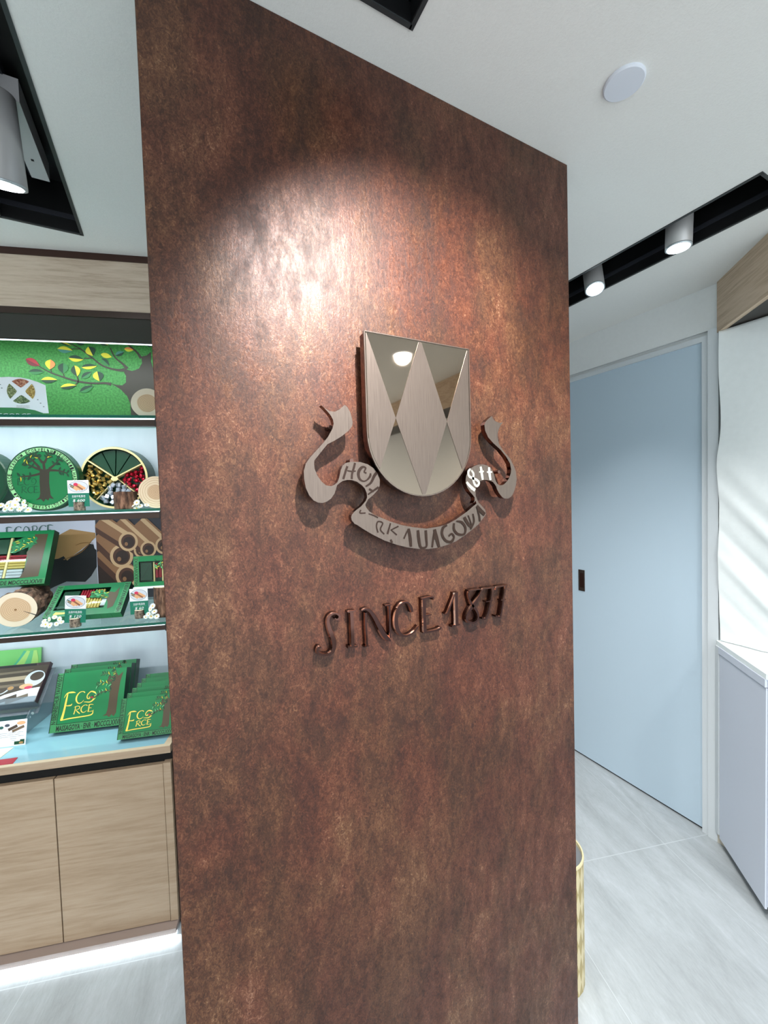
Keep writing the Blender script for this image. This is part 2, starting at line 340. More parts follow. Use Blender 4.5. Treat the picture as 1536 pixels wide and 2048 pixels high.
# ------------------------------------------------------------------ measured outlines (metres)
RIBBON={'left_tail':[[0.2396,1.6955],[0.2469,1.6902],[0.255,1.6863],[0.2648,1.686],[0.2733,1.6902],[0.2844,1.6996],[0.2893,1.696],[0.2947,1.6871],[0.2979,1.6753],[0.299,1.6686],[0.2975,1.6618],[0.2906,1.6535],[0.2759,1.6422],[0.2614,1.6337],[0.2487,1.6274],[0.2387,1.616],[0.2274,1.6029],[0.2232,1.5976],[0.2227,1.5912],[0.2233,1.5835],[0.2276,1.5719],[0.2353,1.5608],[0.2433,1.5542],[0.2529,1.5525],[0.26,1.5553],[0.265,1.5592],[0.2641,1.5539],[0.2618,1.5467],[0.2587,1.5388],[0.2521,1.5304],[0.2436,1.525],[0.2353,1.5229],[0.2272,1.524],[0.2193,1.5281],[0.2116,1.5373],[0.2062,1.5502],[0.2038,1.5656],[0.2038,1.5796],[0.2078,1.5923],[0.2154,1.6026],[0.2293,1.6171],[0.242,1.6304],[0.2506,1.6411],[0.2587,1.6545],[0.2618,1.6639],[0.2607,1.6716],[0.2568,1.6786],[0.2509,1.6853],[0.2449,1.6914]],'left_fold':[[0.265,1.5592],[0.2689,1.5678],[0.2722,1.5811],[0.2761,1.5891],[0.2827,1.5945],[0.29,1.5962],[0.2988,1.5967],[0.3121,1.5965],[0.3271,1.5923],[0.3391,1.5848],[0.3472,1.5744],[0.3512,1.5633],[0.3504,1.5521],[0.3454,1.5431],[0.3374,1.5356],[0.3248,1.5263],[0.3191,1.5168],[0.3107,1.5144],[0.3201,1.5237],[0.3234,1.5305],[0.3229,1.5387],[0.3194,1.547],[0.3136,1.5533],[0.3034,1.5602],[0.2932,1.5633],[0.2845,1.5635],[0.2758,1.5618],[0.27,1.5585],[0.2641,1.5539]],'center_banner':[[0.3107,1.5144],[0.3191,1.5168],[0.3212,1.5112],[0.327,1.5041],[0.3361,1.4979],[0.3453,1.4935],[0.3717,1.4824],[0.3959,1.4743],[0.4209,1.4687],[0.4543,1.4635],[0.4892,1.4662],[0.5093,1.4706],[0.5299,1.4787],[0.5596,1.494],[0.5749,1.5036],[0.5859,1.51],[0.5835,1.5164],[0.5896,1.5135],[0.5976,1.5071],[0.6098,1.4954],[0.6127,1.4863],[0.6085,1.4815],[0.589,1.4636],[0.5539,1.4438],[0.5285,1.4322],[0.5039,1.4259],[0.48,1.4223],[0.4568,1.4217],[0.4324,1.4242],[0.4087,1.429],[0.3841,1.4363],[0.3568,1.447],[0.3338,1.4591],[0.3146,1.4708],[0.3006,1.4804],[0.2962,1.4823],[0.2906,1.4894],[0.2896,1.4949],[0.2909,1.4989],[0.297,1.5054]],'right_fold':[[0.5773,1.511],[0.5811,1.5173],[0.5807,1.5237],[0.5758,1.5293],[0.5679,1.5366],[0.5612,1.5462],[0.5575,1.5557],[0.5577,1.5635],[0.5595,1.5714],[0.5652,1.5808],[0.5733,1.5871],[0.5815,1.5915],[0.5918,1.5943],[0.6063,1.5954],[0.6209,1.5923],[0.6292,1.5867],[0.6344,1.5802],[0.6378,1.5729],[0.6404,1.563],[0.6434,1.5565],[0.6452,1.5408],[0.6432,1.5466],[0.639,1.5516],[0.6337,1.5566],[0.6263,1.5594],[0.6158,1.5611],[0.6074,1.5611],[0.598,1.5588],[0.5907,1.5538],[0.5854,1.5459],[0.5837,1.5363],[0.5842,1.5268],[0.5877,1.5187],[0.5916,1.5122],[0.5835,1.5164]],'right_tail':[[0.6434,1.5565],[0.6476,1.5518],[0.6541,1.5489],[0.6618,1.5492],[0.6674,1.5513],[0.6765,1.5578],[0.6834,1.5661],[0.6882,1.5762],[0.6895,1.5845],[0.6865,1.5979],[0.6756,1.6127],[0.6584,1.6288],[0.6371,1.6429],[0.6226,1.6552],[0.6145,1.6693],[0.6128,1.682],[0.6161,1.6886],[0.6215,1.6938],[0.6344,1.7026],[0.6385,1.6964],[0.6427,1.6926],[0.6491,1.6901],[0.6577,1.6886],[0.6677,1.6908],[0.6598,1.683],[0.6541,1.6745],[0.6506,1.6646],[0.6504,1.6564],[0.6533,1.6434],[0.6607,1.633],[0.6714,1.6226],[0.6868,1.6096],[0.6977,1.593],[0.7042,1.5796],[0.7061,1.5627],[0.7035,1.5491],[0.6998,1.5391],[0.6938,1.5282],[0.6868,1.5217],[0.6777,1.5182],[0.6666,1.5189],[0.6611,1.5215],[0.6557,1.5266],[0.6504,1.5325],[0.6452,1.5408]]}
RIBBON_LETTERS=[('left_fold',[[[0.3009,1.5947,3.0],[0.2981,1.5853,3.0],[0.2943,1.5745,3.0],[0.2933,1.565,3.0]],[[0.2851,1.5805,1.5],[0.2938,1.5792,2.0],[0.3019,1.5799,1.5]],[[0.2854,1.5885,3.0],[0.2814,1.5785,3.0],[0.2766,1.5651,3.0]],[[0.3234,1.5758,2.0],[0.319,1.5786,2.0],[0.3223,1.5854,2.0],[0.3163,1.5874,3.0],[0.3101,1.5826,4.0],[0.3069,1.5745,4.0],[0.3095,1.5649,3.0],[0.3169,1.5608,2.0],[0.3245,1.5635,2.0],[0.3309,1.5703,3.0],[0.3318,1.5758,2.0]],[[0.345,1.5772,4.0],[0.3393,1.5703,4.0],[0.332,1.5579,3.0],[0.3211,1.5511,2.0]],[[0.3251,1.5359,2.0],[0.3479,1.5494,3.0]],[[0.3277,1.5462,3.0],[0.3376,1.5412,2.0]]]),('right_fold',[[[0.5713,1.5855,3.0],[0.5651,1.5792,4.0],[0.5668,1.5698,4.0],[0.5768,1.565,4.0],[0.5868,1.5618,4.0],[0.5938,1.5553,4.0],[0.5885,1.5482,4.0],[0.5815,1.5523,4.0],[0.5777,1.5634,4.0],[0.579,1.5745,4.0],[0.5732,1.5824,3.0]],[[0.5595,1.5572,4.0],[0.5682,1.5485,5.0],[0.5821,1.5387,5.0]],[[0.5701,1.5429,2.0],[0.5761,1.5404,2.0]],[[0.5989,1.5905,4.0],[0.6007,1.5825,5.0],[0.6025,1.5713,5.0],[0.6043,1.5617,4.0]],[[0.5944,1.5785,2.5],[0.6079,1.5801,2.5]],[[0.6229,1.5891,4.0],[0.6231,1.581,5.0],[0.6245,1.5713,5.0],[0.6264,1.5607,4.0]],[[0.6163,1.5785,2.5],[0.6315,1.5786,2.5]]]),('center_banner',[[[0.3095,1.5077,2.0],[0.3077,1.5019,2.0],[0.3189,1.5014,2.0]],[[0.3253,1.4996,1.5],[0.3351,1.4962,2.0],[0.3448,1.4913,2.0]],[[0.3439,1.4629,2.0],[0.341,1.4751,2.0],[0.3446,1.4838,2.0],[0.3545,1.4803,2.0],[0.3491,1.4686,2.0],[0.3572,1.459,2.0]],[[0.3716,1.4793,2.0],[0.364,1.4586,3.0]],[[0.3711,1.4657,1.5],[0.3888,1.4722,2.0]],[[0.3728,1.4656,1.5],[0.3847,1.4556,2.0]],[[0.3705,1.4475,3.0],[0.3738,1.4411,3.0]],[[0.4118,1.4662,4.0],[0.4148,1.4472,5.0],[0.416,1.4299,4.0]],[[0.4118,1.4662,2.0],[0.4042,1.4542,2.0],[0.4003,1.4468,2.0]],[[0.4336,1.4616,4.0],[0.4349,1.4442,5.0],[0.4381,1.4281,4.0],[0.4455,1.4249,3.0],[0.4532,1.4284,3.0],[0.4529,1.4429,4.0],[0.4523,1.4604,4.0]],[[0.4734,1.4607,2.0],[0.4697,1.4416,3.0],[0.4664,1.4241,3.0]],[[0.4734,1.4607,5.0],[0.4786,1.4409,6.0],[0.4839,1.4227,4.0]],[[0.4681,1.4417,1.5],[0.4786,1.4416,1.5]],[[0.5052,1.4679,3.0],[0.495,1.4626,4.0],[0.4919,1.4497,4.0],[0.5002,1.4361,4.0],[0.5142,1.4317,4.0],[0.5226,1.441,3.0],[0.5167,1.4487,3.0],[0.5085,1.4437,2.0]],[[0.5235,1.4708,3.0],[0.5231,1.4575,4.0],[0.5331,1.4469,4.0],[0.5498,1.4458,3.0],[0.5535,1.459,4.0],[0.5442,1.4713,4.0],[0.5298,1.4744,2.0]],[[0.5508,1.482,5.0],[0.561,1.467,5.0],[0.5714,1.4579,3.0]],[[0.5615,1.4855,2.0],[0.5675,1.4717,2.0],[0.5714,1.4579,2.0]],[[0.5744,1.4883,2.0],[0.577,1.4712,3.0],[0.567,1.4547,2.0]],[[0.5858,1.5048,5.0],[0.5964,1.4942,6.0],[0.6073,1.4851,6.0]],[[0.5857,1.5031,2.0],[0.5918,1.4841,3.0],[0.5936,1.4703,3.0]]])]
LETTERS={'S':[[[0.2583,1.3071,2.1],[0.2623,1.3039,4.62],[0.2671,1.3056,5.88],[0.2673,1.311,5.46],[0.2598,1.3159,4.2],[0.2509,1.3145,5.04],[0.2453,1.3064,7.56],[0.2465,1.2928,9.66],[0.2518,1.276,11.34],[0.2557,1.2611,11.76],[0.2531,1.2469,10.08],[0.2441,1.2415,6.72],[0.2319,1.2432,5.46],[0.223,1.2498,6.3],[0.225,1.2574,7.14],[0.2302,1.2578,2.94]]],'I':[[[0.2927,1.3126,10.08],[0.2928,1.299,9.24],[0.293,1.2788,9.24],[0.2929,1.2585,9.24],[0.2928,1.2464,10.08]],[[0.2841,1.3145,2.52],[0.2896,1.3142,4.62],[0.3011,1.3144,2.52]],[[0.2832,1.2465,5.04],[0.2925,1.2459,5.04],[0.3027,1.245,3.36]]],'N':[[[0.3224,1.3073,5.88],[0.3217,1.2883,5.46],[0.3222,1.2647,5.04],[0.3226,1.2416,4.62]],[[0.3169,1.241,2.94],[0.3275,1.2415,2.52]],[[0.3143,1.3121,2.52],[0.3213,1.3139,4.62],[0.3308,1.3097,8.4],[0.3414,1.2944,10.92],[0.3506,1.2759,12.18],[0.3607,1.2569,13.02],[0.3698,1.2462,10.08],[0.3754,1.2414,3.36]],[[0.3746,1.2474,4.2],[0.3746,1.2701,5.04],[0.3748,1.2943,5.46],[0.3744,1.3126,5.88]],[[0.3653,1.3139,2.94],[0.3795,1.3142,2.94]]],'C':[[[0.4273,1.292,6.72],[0.4254,1.3001,7.98],[0.4207,1.3092,6.3],[0.413,1.3144,4.2],[0.4016,1.3118,6.3],[0.3921,1.2992,10.08],[0.3888,1.2814,12.18],[0.3906,1.2642,11.76],[0.3976,1.2519,8.4],[0.4086,1.2455,5.04],[0.4215,1.2463,4.62],[0.4341,1.2527,4.62],[0.4416,1.2602,2.52]]],'E':[[[0.4567,1.3143,10.92],[0.4567,1.2905,10.92],[0.457,1.2651,10.92],[0.4578,1.244,10.92]],[[0.4507,1.3151,3.36],[0.4649,1.3156,4.62],[0.4793,1.3152,4.2],[0.4791,1.3094,1.68]],[[0.4582,1.2792,3.36],[0.4683,1.2788,3.78],[0.4751,1.2787,1.68]],[[0.4522,1.2444,3.36],[0.4702,1.243,4.62],[0.4875,1.2431,5.46],[0.4965,1.2453,5.88],[0.4978,1.2484,2.1]]],'1':[[[0.5409,1.317,12.6],[0.5403,1.2939,11.76],[0.5403,1.2674,11.34],[0.5405,1.2448,11.76]],[[0.5376,1.3148,3.36],[0.5299,1.3004,4.2],[0.5222,1.2851,5.04],[0.5155,1.2741,5.46],[0.51,1.2756,2.1]],[[0.527,1.2442,4.2],[0.5372,1.2447,5.04],[0.5487,1.2447,3.36]]],'8':[[[0.5749,1.315,3.78],[0.5894,1.3158,4.2],[0.6102,1.3144,3.36],[0.6077,1.3044,5.88],[0.5982,1.2921,9.24],[0.5863,1.2803,10.5],[0.5744,1.2686,8.4],[0.5674,1.257,5.88],[0.5713,1.2475,6.3],[0.5839,1.2427,5.04],[0.5969,1.2452,5.46],[0.6011,1.2558,6.72],[0.5958,1.2686,7.98],[0.585,1.2819,7.56],[0.5777,1.2951,5.04],[0.5739,1.3074,4.2],[0.5753,1.3146,3.36]]],'7':[[[0.6126,1.3086,3.36],[0.6163,1.3143,4.62],[0.6332,1.3144,4.2],[0.6522,1.314,3.36]],[[0.6471,1.313,8.4],[0.6435,1.296,6.72],[0.6376,1.2777,6.3],[0.6308,1.2596,5.88],[0.6224,1.2451,5.88],[0.6119,1.2482,2.94]],[[0.6248,1.2838,2.52],[0.645,1.2836,2.94]]],'7b':[[[0.6538,1.3072,3.36],[0.6576,1.313,4.62],[0.6743,1.3136,4.2],[0.6917,1.3135,3.36]],[[0.6865,1.3124,8.4],[0.6828,1.2976,6.72],[0.6771,1.2789,6.3],[0.6729,1.26,5.88],[0.6669,1.2426,5.88],[0.6522,1.2468,2.94]],[[0.6697,1.281,2.52],[0.6857,1.2805,2.94]]]}
MURAL_LEAVES=[[-1.0268,2.0935,-0.9814,2.0686,0.039,'r','p'],[-0.9439,2.0941,-0.9487,2.0563,0.048,'o','y'],[-0.9017,2.0822,-0.9038,2.042,0.051,'g','k'],[-1.0205,2.0455,-0.9669,2.047,0.03,'k','g'],[-0.9804,2.0156,-0.925,2.017,0.033,'y','k'],[-0.9165,1.9891,-0.8598,1.9983,0.03,'y','k'],[-0.864,2.0744,-0.8561,2.0321,0.045,'y','k'],[-0.8422,2.0257,-0.8043,2.0515,0.03,'k','g'],[-0.7857,2.0542,-0.7794,2.0159,0.054,'k','y'],[-0.851,1.9724,-0.8009,1.9973,0.033,'k','g'],[-0.8826,2.1028,-0.8304,2.0979,0.036,'k','y'],[-0.9188,2.1349,-0.8671,2.1301,0.036,'y','t'],[-0.8116,2.1479,-0.7971,2.1125,0.051,'k','y'],[-0.84,2.0684,-0.7847,2.0746,0.03,'k','y'],[-0.7701,2.1202,-0.7313,2.1102,0.027,'y','y'],[-0.7688,2.1044,-0.7413,2.0759,0.03,'k','g'],[-0.7185,2.1175,-0.6864,2.1323,0.027,'t','k'],[-0.6859,2.1437,-0.6524,2.1404,0.024,'o','y'],[-0.9133,2.1639,-0.8702,2.1478,0.015,'y','k'],[-0.8515,2.1597,-0.8233,2.1586,0.024,'k','k'],[-0.7759,2.1673,-0.7395,2.1552,0.021,'y','k'],[-0.7161,2.1652,-0.6828,2.1643,0.012,'y','k'],[-0.6533,2.1655,-0.6153,2.1624,0.018,'y','k'],[-0.6047,2.1606,-0.5787,2.1662,0.024,'k','k'],[-0.8683,2.1857,-0.8366,2.176,0.03,'k','y'],[-0.8071,2.1974,-0.7709,2.1855,0.03,'y','k'],[-0.7252,2.192,-0.6923,2.1844,0.03,'k','g']]
MURAL_BRANCHES=[[[-0.9835,2.0663,0.0034],[-0.9473,2.0453,0.0046],[-0.9045,2.0286,0.0057],[-0.857,2.0141,0.0068],[-0.8086,2.0076,0.0068],[-0.7591,2.0087,0.008],[-0.7386,2.0046,0.0125]],[[-0.9038,2.042,0.0029],[-0.9004,2.0296,0.004]],[[-0.858,2.0343,0.0034],[-0.8538,2.0142,0.0046],[-0.8658,1.9991,0.0034]],[[-0.8086,2.0076,0.0034],[-0.8112,1.9958,0.0029]],[[-0.8385,2.1379,0.004],[-0.8035,2.1078,0.0051],[-0.7641,2.0752,0.0063],[-0.715,2.0608,0.008],[-0.6877,2.0624,0.0148]],[[-0.7358,2.1463,0.004],[-0.7209,2.1106,0.0051],[-0.693,2.0842,0.008],[-0.6791,2.0664,0.0148]],[[-0.6846,2.1711,0.0046],[-0.6441,2.1361,0.0068],[-0.6263,2.1093,0.0114]],[[-0.8302,2.1024,0.0034],[-0.7996,2.1043,0.004]],[[-0.8708,2.1367,0.0029],[-0.8385,2.1379,0.004]],[[-0.9462,2.0653,0.0029],[-0.9434,2.0445,0.0034]],[[-0.8892,2.1671,0.0034],[-0.8385,2.1379,0.004]]]
MURAL_TRUNK=[[-0.7425,2.0091],[-0.7179,2.0023],[-0.6991,2.0018],[-0.6859,2.0135],[-0.6843,2.0388],[-0.6904,2.05],[-0.6897,2.066],[-0.6772,2.0627],[-0.6605,2.0586],[-0.6368,2.0685],[-0.6242,2.0909],[-0.626,2.1162],[-0.6065,2.1214],[-0.5896,2.1358],[-0.5915,2.0966],[-0.5852,2.0737],[-0.5444,2.0703],[-0.4475,2.0778],[-0.4573,1.856],[-0.6618,1.8551],[-0.6739,1.8873],[-0.6744,1.9288],[-0.6831,1.9586],[-0.7062,1.9856],[-0.7284,2.0012]]
SIGN_EDGE=[[-1.0178,1.979],[-0.9915,1.9816],[-0.9565,1.9805],[-0.9303,1.9751],[-0.9041,1.9657],[-0.884,1.9561],[-0.8784,1.8587],[-0.8937,1.8586],[-0.9183,1.8685],[-0.9534,1.8752],[-0.9886,1.8768],[-1.0237,1.8734]]
POSTER={'tan':[[-1.0581,1.4109],[-1.0186,1.4321],[-0.9735,1.4224],[-0.9211,1.4112],[-0.9188,1.3914],[-0.9489,1.3644],[-0.9824,1.3377],[-1.0156,1.3138],[-1.037,1.2955],[-1.0496,1.3157],[-1.0704,1.3056],[-1.0975,1.3031],[-1.0926,1.3947]],'black':[[-1.0496,1.3157],[-1.037,1.2955],[-1.0156,1.3138],[-0.9778,1.3375],[-0.9489,1.3644],[-0.9306,1.3609],[-0.9278,1.3426],[-0.9203,1.3344],[-0.9226,1.2617],[-0.9469,1.2215],[-0.9712,1.1972],[-1.0441,1.2037],[-1.0903,1.1848],[-1.1683,1.1445],[-1.1601,1.2966],[-1.0975,1.3031],[-1.0704,1.3056]],'grey':[[-0.9226,1.2617],[-0.9221,1.1781],[-0.9263,1.0946],[-1.17,1.114],[-1.1683,1.1445],[-1.0903,1.1848],[-1.0441,1.2037],[-0.9712,1.1972],[-0.9469,1.2215]],'brown':[[-0.9213,1.4071],[-0.8828,1.3845],[-0.8416,1.2672],[-0.7835,1.1896],[-0.7727,1.1144],[-0.9247,1.126]],'L':[[-1.4489,1.4804],[-0.9201,1.4588],[-0.9263,1.0946],[-1.4701,1.118]],'R':[[-0.9201,1.4588],[-0.5905,1.4613],[-0.6083,1.0694],[-0.9263,1.0946]]}
POSTER_ROLLS=[[-0.9117,1.4584,-0.7893,1.3668,0.0425],[-0.8276,1.4576,-0.7094,1.3283,0.0357],[-0.7469,1.4517,-0.6453,1.3409,0.0382],[-0.7937,1.3749,-0.7386,1.3246,0.034],[-0.9143,1.4067,-0.8209,1.3027,0.051],[-0.918,1.3343,-0.8039,1.2121,0.0493]]
POSTER_TEXT=[[-1.2731,1.4234],[-1.0764,1.4474]]
# ================================================================== the room
def slab(name, boxes, mt, fr='W'):
    mb = MB()
    for b in boxes: mb.box(*b, mt)
    return struct(name, mb, fr)
slab('floor', [(-1.9, 2.3, -2.9, 3.3, -.06, 0)], 'floor_tile')
TR = [(-.404, -.214, -1.6, 1.556), (.225, .415, -1.6, .634), (1.44, 1.63, .512, 2.4)]     # x0, x1, y0, y1 of the black light troughs
xs = [-1.9, -.404, -.214, .225, .415, 1.44, 1.63, 2.3]; cb = []
for i in range(7):
    hole = [t for t in TR if abs(t[0]-xs[i]) < 1e-6]
    if hole: cb += [(xs[i], xs[i+1], -2.9, hole[0][2], CEIL, CEIL+.03), (xs[i], xs[i+1], hole[0][3], 3.3, CEIL, CEIL+.03)]
    else: cb.append((xs[i], xs[i+1], -2.9, 3.3, CEIL, CEIL+.03))
slab('ceiling', cb, 'ceiling_paint')
mb = MB(); mb.box(-.018, .937, .721, .776, 0, CEIL, 'copper_laminate', bev=.0012); struct('wall_front', mb)
slab('wall_right', [(2.03, 2.1, .852, 3.3, 2.19, CEIL), (2.03, 2.1, 1.78, 3.3, 0, 2.19), (2.046, 2.1, .852, .89, 0, 2.19), (2.046, 2.1, .89, 1.78, 2.172, 2.19)], 'wall_paint')
slab('wall_back', [(-1.9, 2.3, 3.2, 3.3, 0, CEIL)], 'wall_paint')
slab('wall_left', [(-1.72, -1.62, -2.9, 3.3, 0, CEIL)], 'wall_paint')
# sliding door and its frame
mb = MB(); mb.box(2.038, 2.066, .915, 1.78, .010, 2.150, 'door_paint'); mb.box(2.045, 2.066, .915, 1.78, 0, .009, 'door_gap')
door = struct('door_1', mb)
hd = MB()
hd.box(2.0345, 2.038, 1.490, 1.496, .965, 1.085, 'pull_bronze'); hd.box(2.0345, 2.038, 1.520, 1.528, .965, 1.085, 'pull_bronze')
hd.box(2.0345, 2.038, 1.496, 1.520, 1.067, 1.085, 'pull_bronze'); hd.box(2.0345, 2.038, 1.496, 1.520, .965, .983, 'pull_bronze'); hd.box(2.0365, 2.038, 1.496, 1.520, .983, 1.067, 'pull_dark')
hd.build('door_handle', door)
slab('trim_1', [(2.026, 2.066, .890, .915, 0, 2.172), (2.026, 2.066, .915, 1.78, 2.150, 2.172)], 'frame_paint')
slab('trim_2', [(2.018, 2.046, .852, .890, 0, 2.19)], 'frame_paint')

# ------------------------------------------------------------------ light troughs and fittings
def trough(x0, x1, y0, y1, label, tx):
    t = thing('light_trough', label, 'ceiling recess', ((x0+x1)/2, (y0+y1)/2, CEIL), group='black light troughs in the ceiling')
    o = ((x0+x1)/2, (y0+y1)/2, CEIL); th = .004; zt = CEIL+.14
    mb = MB(); mb.box(x0, x0+th, y0, y1, CEIL, zt, 'black_recess'); mb.box(x1-th, x1, y0, y1, CEIL, zt, 'black_recess')
    mb.box(x0+th, x1-th, y0, y0+th, CEIL, zt, 'black_recess'); mb.box(x0+th, x1-th, y1-th, y1, CEIL, zt, 'black_recess'); mb.box(x0, x1, y0, y1, zt, zt+th, 'black_recess')
    mb.box(x1-th-.004, x1-th, y0+th, y1-th, CEIL+.034, CEIL+.048, 'track_grey'); mb.box(x0+th, x1-th, y1-th-.004, y1-th, CEIL+.034, CEIL+.048, 'track_grey')
    mb.build('housing', t, o)
    mb = MB(); e = .005
    mb.box(x0-e, x0+.003, y0-e, y1+e, CEIL-.0025, CEIL, 'recess_rim'); mb.box(x1-.003, x1+e, y0-e, y1+e, CEIL-.0025, CEIL, 'recess_rim')
    mb.box(x0, x1, y0-e, y0+.003, CEIL-.0025, CEIL, 'recess_rim'); mb.box(x0, x1, y1-.003, y1+e, CEIL-.0025, CEIL, 'recess_rim'); mb.build('rim', t, o)
    mb = MB(); mb.box(tx-.017, tx+.017, y0+.02, y1-.03, zt-.022, zt, 'track_grey'); mb.box(tx-.006, tx+.006, y0+.02, y1-.03, zt-.024, zt-.022, 'black_recess'); mb.build('track', t, o)
    return t
trough(*TR[0], 'black recessed light trough at top left, above the display shelves', -.309)
trough(*TR[1], 'black trough corner cut off by the top edge of the photo', .32)
trough(*TR[2], 'long black trough with two lit spotlights, right of the copper wall', 1.535)
def spot(label, p, r, h, tilt=0, lean=0, aim=None, power=10, zt=CEIL+.118, size=80, lens='lamp_lens', group='track spotlights', zrot=0):
    t = thing('spotlight', label, 'spotlight', p, group=group, tilt=tilt, lean=lean)
    def cyl(name, z0, z1, r0, r1, mt, extra=None):
        m_ = MB(); T = Matrix.Rotation(R(90), 4, 'X'); prof = [(r0, z0), (r1, z1)] if not extra else extra
        m_.lathe(prof, mt, T, 40); return m_.build(name, t)
    cyl('body', 0, h, r, r, 'lamp_body', [(r*.93, 0), (r, .003), (r, h-.003), (r*.95, h)])
    cyl('rim', 0, 0, r, r, 'lamp_rim', [(r*.86, -.002), (r*.99, -.002), (r*1.0, .003), (r*.93, .003)])
    cyl('lens', -.0035, -.001, r*.84, r*.84, lens)
    m_ = MB(); up = (zt-p[2]); m_.box(-.008, .008, -.008, .008, h-.01, max(up, h+.01), 'black_recess'); m_.box(-.016, .016, -.05, .05, max(up, h+.01)-.012, max(up, h+.01), 'lamp_rim'); m_.build('mount', t)
    if aim:
        l = slight('spot_beam', None, Vector(p)-Vector((0, 0, .012)), aim, power, size, .9, r*.5)
    return t
spot('lit spotlight in the right trough, the one nearer the copper wall', (1.532, 1.060, 2.336), .036, .15, R(-16), R(15), (1.35, 1.3, 0), P_TRACK, size=96)
spot('lit spotlight in the right trough, farther from the copper wall', (1.535, .76, 2.334), .038, .14, R(2), 0, (1.2, .7, 0), P_TRACK, size=92)
spot('large pale cylinder spotlight cut off by the left edge of the photo', (-.318, 1.235, 2.27), .050, .17, R(20), 0, (-.45, 1.75, 0.6), P_LEFT, group='track spotlights')
spot('track spotlight aimed at the crest, above the photo', (.345, .125, 2.335), .034, .10, 0, 0, (.56, .72, 1.55), P_FEATURE, size=86)
ad = MB(); ad.box(-.306, -.266, 1.20, 1.455, CEIL+.07, CEIL+.12, 'plastic_white'); ad.box(-.290, -.284, 1.38, 1.386, CEIL+.069, CEIL+.07, 'black_gap')
def single(name, label, cat, mb, at=(0, 0, 0), fr='W', group=None, tilt=0, yaw_=0, lean=0, local=False):
    o = mb.build(name, None, (0, 0, 0) if local else at)
    o.location = wpos(fr, at); o.rotation_euler = (tilt, lean, fang(fr)+yaw_); o['label'] = label; o['category'] = cat
    if group: o['group'] = group
    return o
single('track_adapter', 'grey plastic track adapter beside the large pale spotlight', 'adapter', ad, (-.274, 1.37, CEIL+.09))
mb = MB(); T = Matrix.Translation((.862, .527, CEIL)) @ Matrix.Rotation(R(90), 4, 'X')
mb.lathe([(.0385, 0), (.0385, -.004), (.036, -.006), (.001, -.0065)], 'speaker_white', Matrix.Translation((.862, .527, CEIL)) @ Matrix.Rotation(R(90), 4, 'X'), 48, smooth=False)
single('ceiling_cover', 'round white flush cover on the ceiling above the copper wall', 'ceiling cover', mb, (.862, .527, CEIL))
def downlight(x, y, label):
    t = thing('downlight', label, 'ceiling light', (x, y, CEIL), group='round downlights behind the viewer')
    T = Matrix.Rotation(R(90), 4, 'X')
    m_ = MB(); m_.lathe([(.062, 0), (.062, -.004), (.050, -.006), (.050, -.001)], 'speaker_white', T, 40, cap=False); m_.build('trim_ring', t)
    m_ = MB(); m_.lathe([(.049, -.0015), (.0, -.0015)], 'lamp_lens', T, 32, cap=False, smooth=False); m_.build('lens', t)
    slight('downlight_beam', None, (x, y, CEIL-.012), (x, y, 0), P_DOWN, 150, .6, .05, (1, .97, .94))
for x, y, lb in ((1.24, -.72, 'round downlight mirrored in the shield'), (-.9, .2, 'added unseen round downlight in front of the display shelves'), (-.9, -1.5, 'added unseen round downlight behind the viewer on the left'), (.75, -1.9, 'added unseen round downlight behind the viewer on the right')):
    downlight(x, y, lb)  # all but the mirrored one are unseen, added to lift the room light

# ================================================================== crest on the copper wall
YS = .682
cx_, hw = .4465, .1205
def ushape(n=24, hw=hw, zt=1.835, zc=1.652):
    return [(cx_-hw, zt), (cx_+hw, zt)] + [(cx_+hw*math.cos(R(-180*i/n)), zc+hw*math.sin(R(-180*i/n))) for i in range(n+1)]
def clip(poly, conv):
    a = sum(conv[i][0]*conv[(i+1) % len(conv)][1]-conv[(i+1) % len(conv)][0]*conv[i][1] for i in range(len(conv)))
    if a < 0: conv = conv[::-1]
    out = poly
    for i in range(len(conv)):
        A, B = conv[i], conv[(i+1) % len(conv)]; inp, out = out, []
        sd = lambda p: (B[0]-A[0])*(p[1]-A[1])-(B[1]-A[1])*(p[0]-A[0])
        for j in range(len(inp)):
            P, Q = inp[j], inp[(j+1) % len(inp)]; a, b = sd(P), sd(Q)
            if a >= 0: out.append(P)
            if (a >= 0) != (b >= 0): t = a/(a-b); out.append((P[0]+(Q[0]-P[0])*t, P[1]+(Q[1]-P[1])*t))
        if not out: return out
    return out
sh = thing('shield_emblem', 'large bronze mirror shield with brushed diamonds on the copper wall', 'emblem', (cx_, .70, 1.53))
so = (cx_, .70, 1.53)
mb = MB(); mb.prism(ushape(), YS, YS+.022, 'mirror_bronze', side='dark_chrome'); mb.build('mirror_plate', sh, so)
mb = MB(); mb.prism(ushape(24, hw-.012, 1.82), YS+.022, .721, 'dark_chrome'); mb.build('mounting_block', sh, so)
inner = ushape(24, hw-.0015, 1.8335, 1.652)
for cxx in (cx_-hw, cx_, cx_+hw):
    d = [(cxx, 1.842), (cxx+hw/2, 1.681), (cxx, 1.524), (cxx-hw/2, 1.681)]
    q = clip(d, inner)
    if len(q) > 2:
        mb = MB(); mb.prism(q, YS-.0008, YS, 'brushed_steel'); o = mb.build('brushed_diamond', sh, so); o['label'] = 'matt brushed diamond'
mb = MB(); edge = ushape(24, hw+.0012, 1.8365)
for i in range(len(edge)):
    a, b = edge[i], edge[(i+1) % len(edge)]; mb.stroke([(a[0], a[1], .0018), (b[0], b[1], .0018)], YS-.001, 'brushed_steel', thick=.004, sub=1)
mb.build('edge_line', sh, so)
rb = thing('ribbon_banner', 'curling brushed metal ribbon with mirror lettering under the shield', 'emblem', (.45, .70, 1.41)); ro = (.45, .70, 1.41)
segs = {}
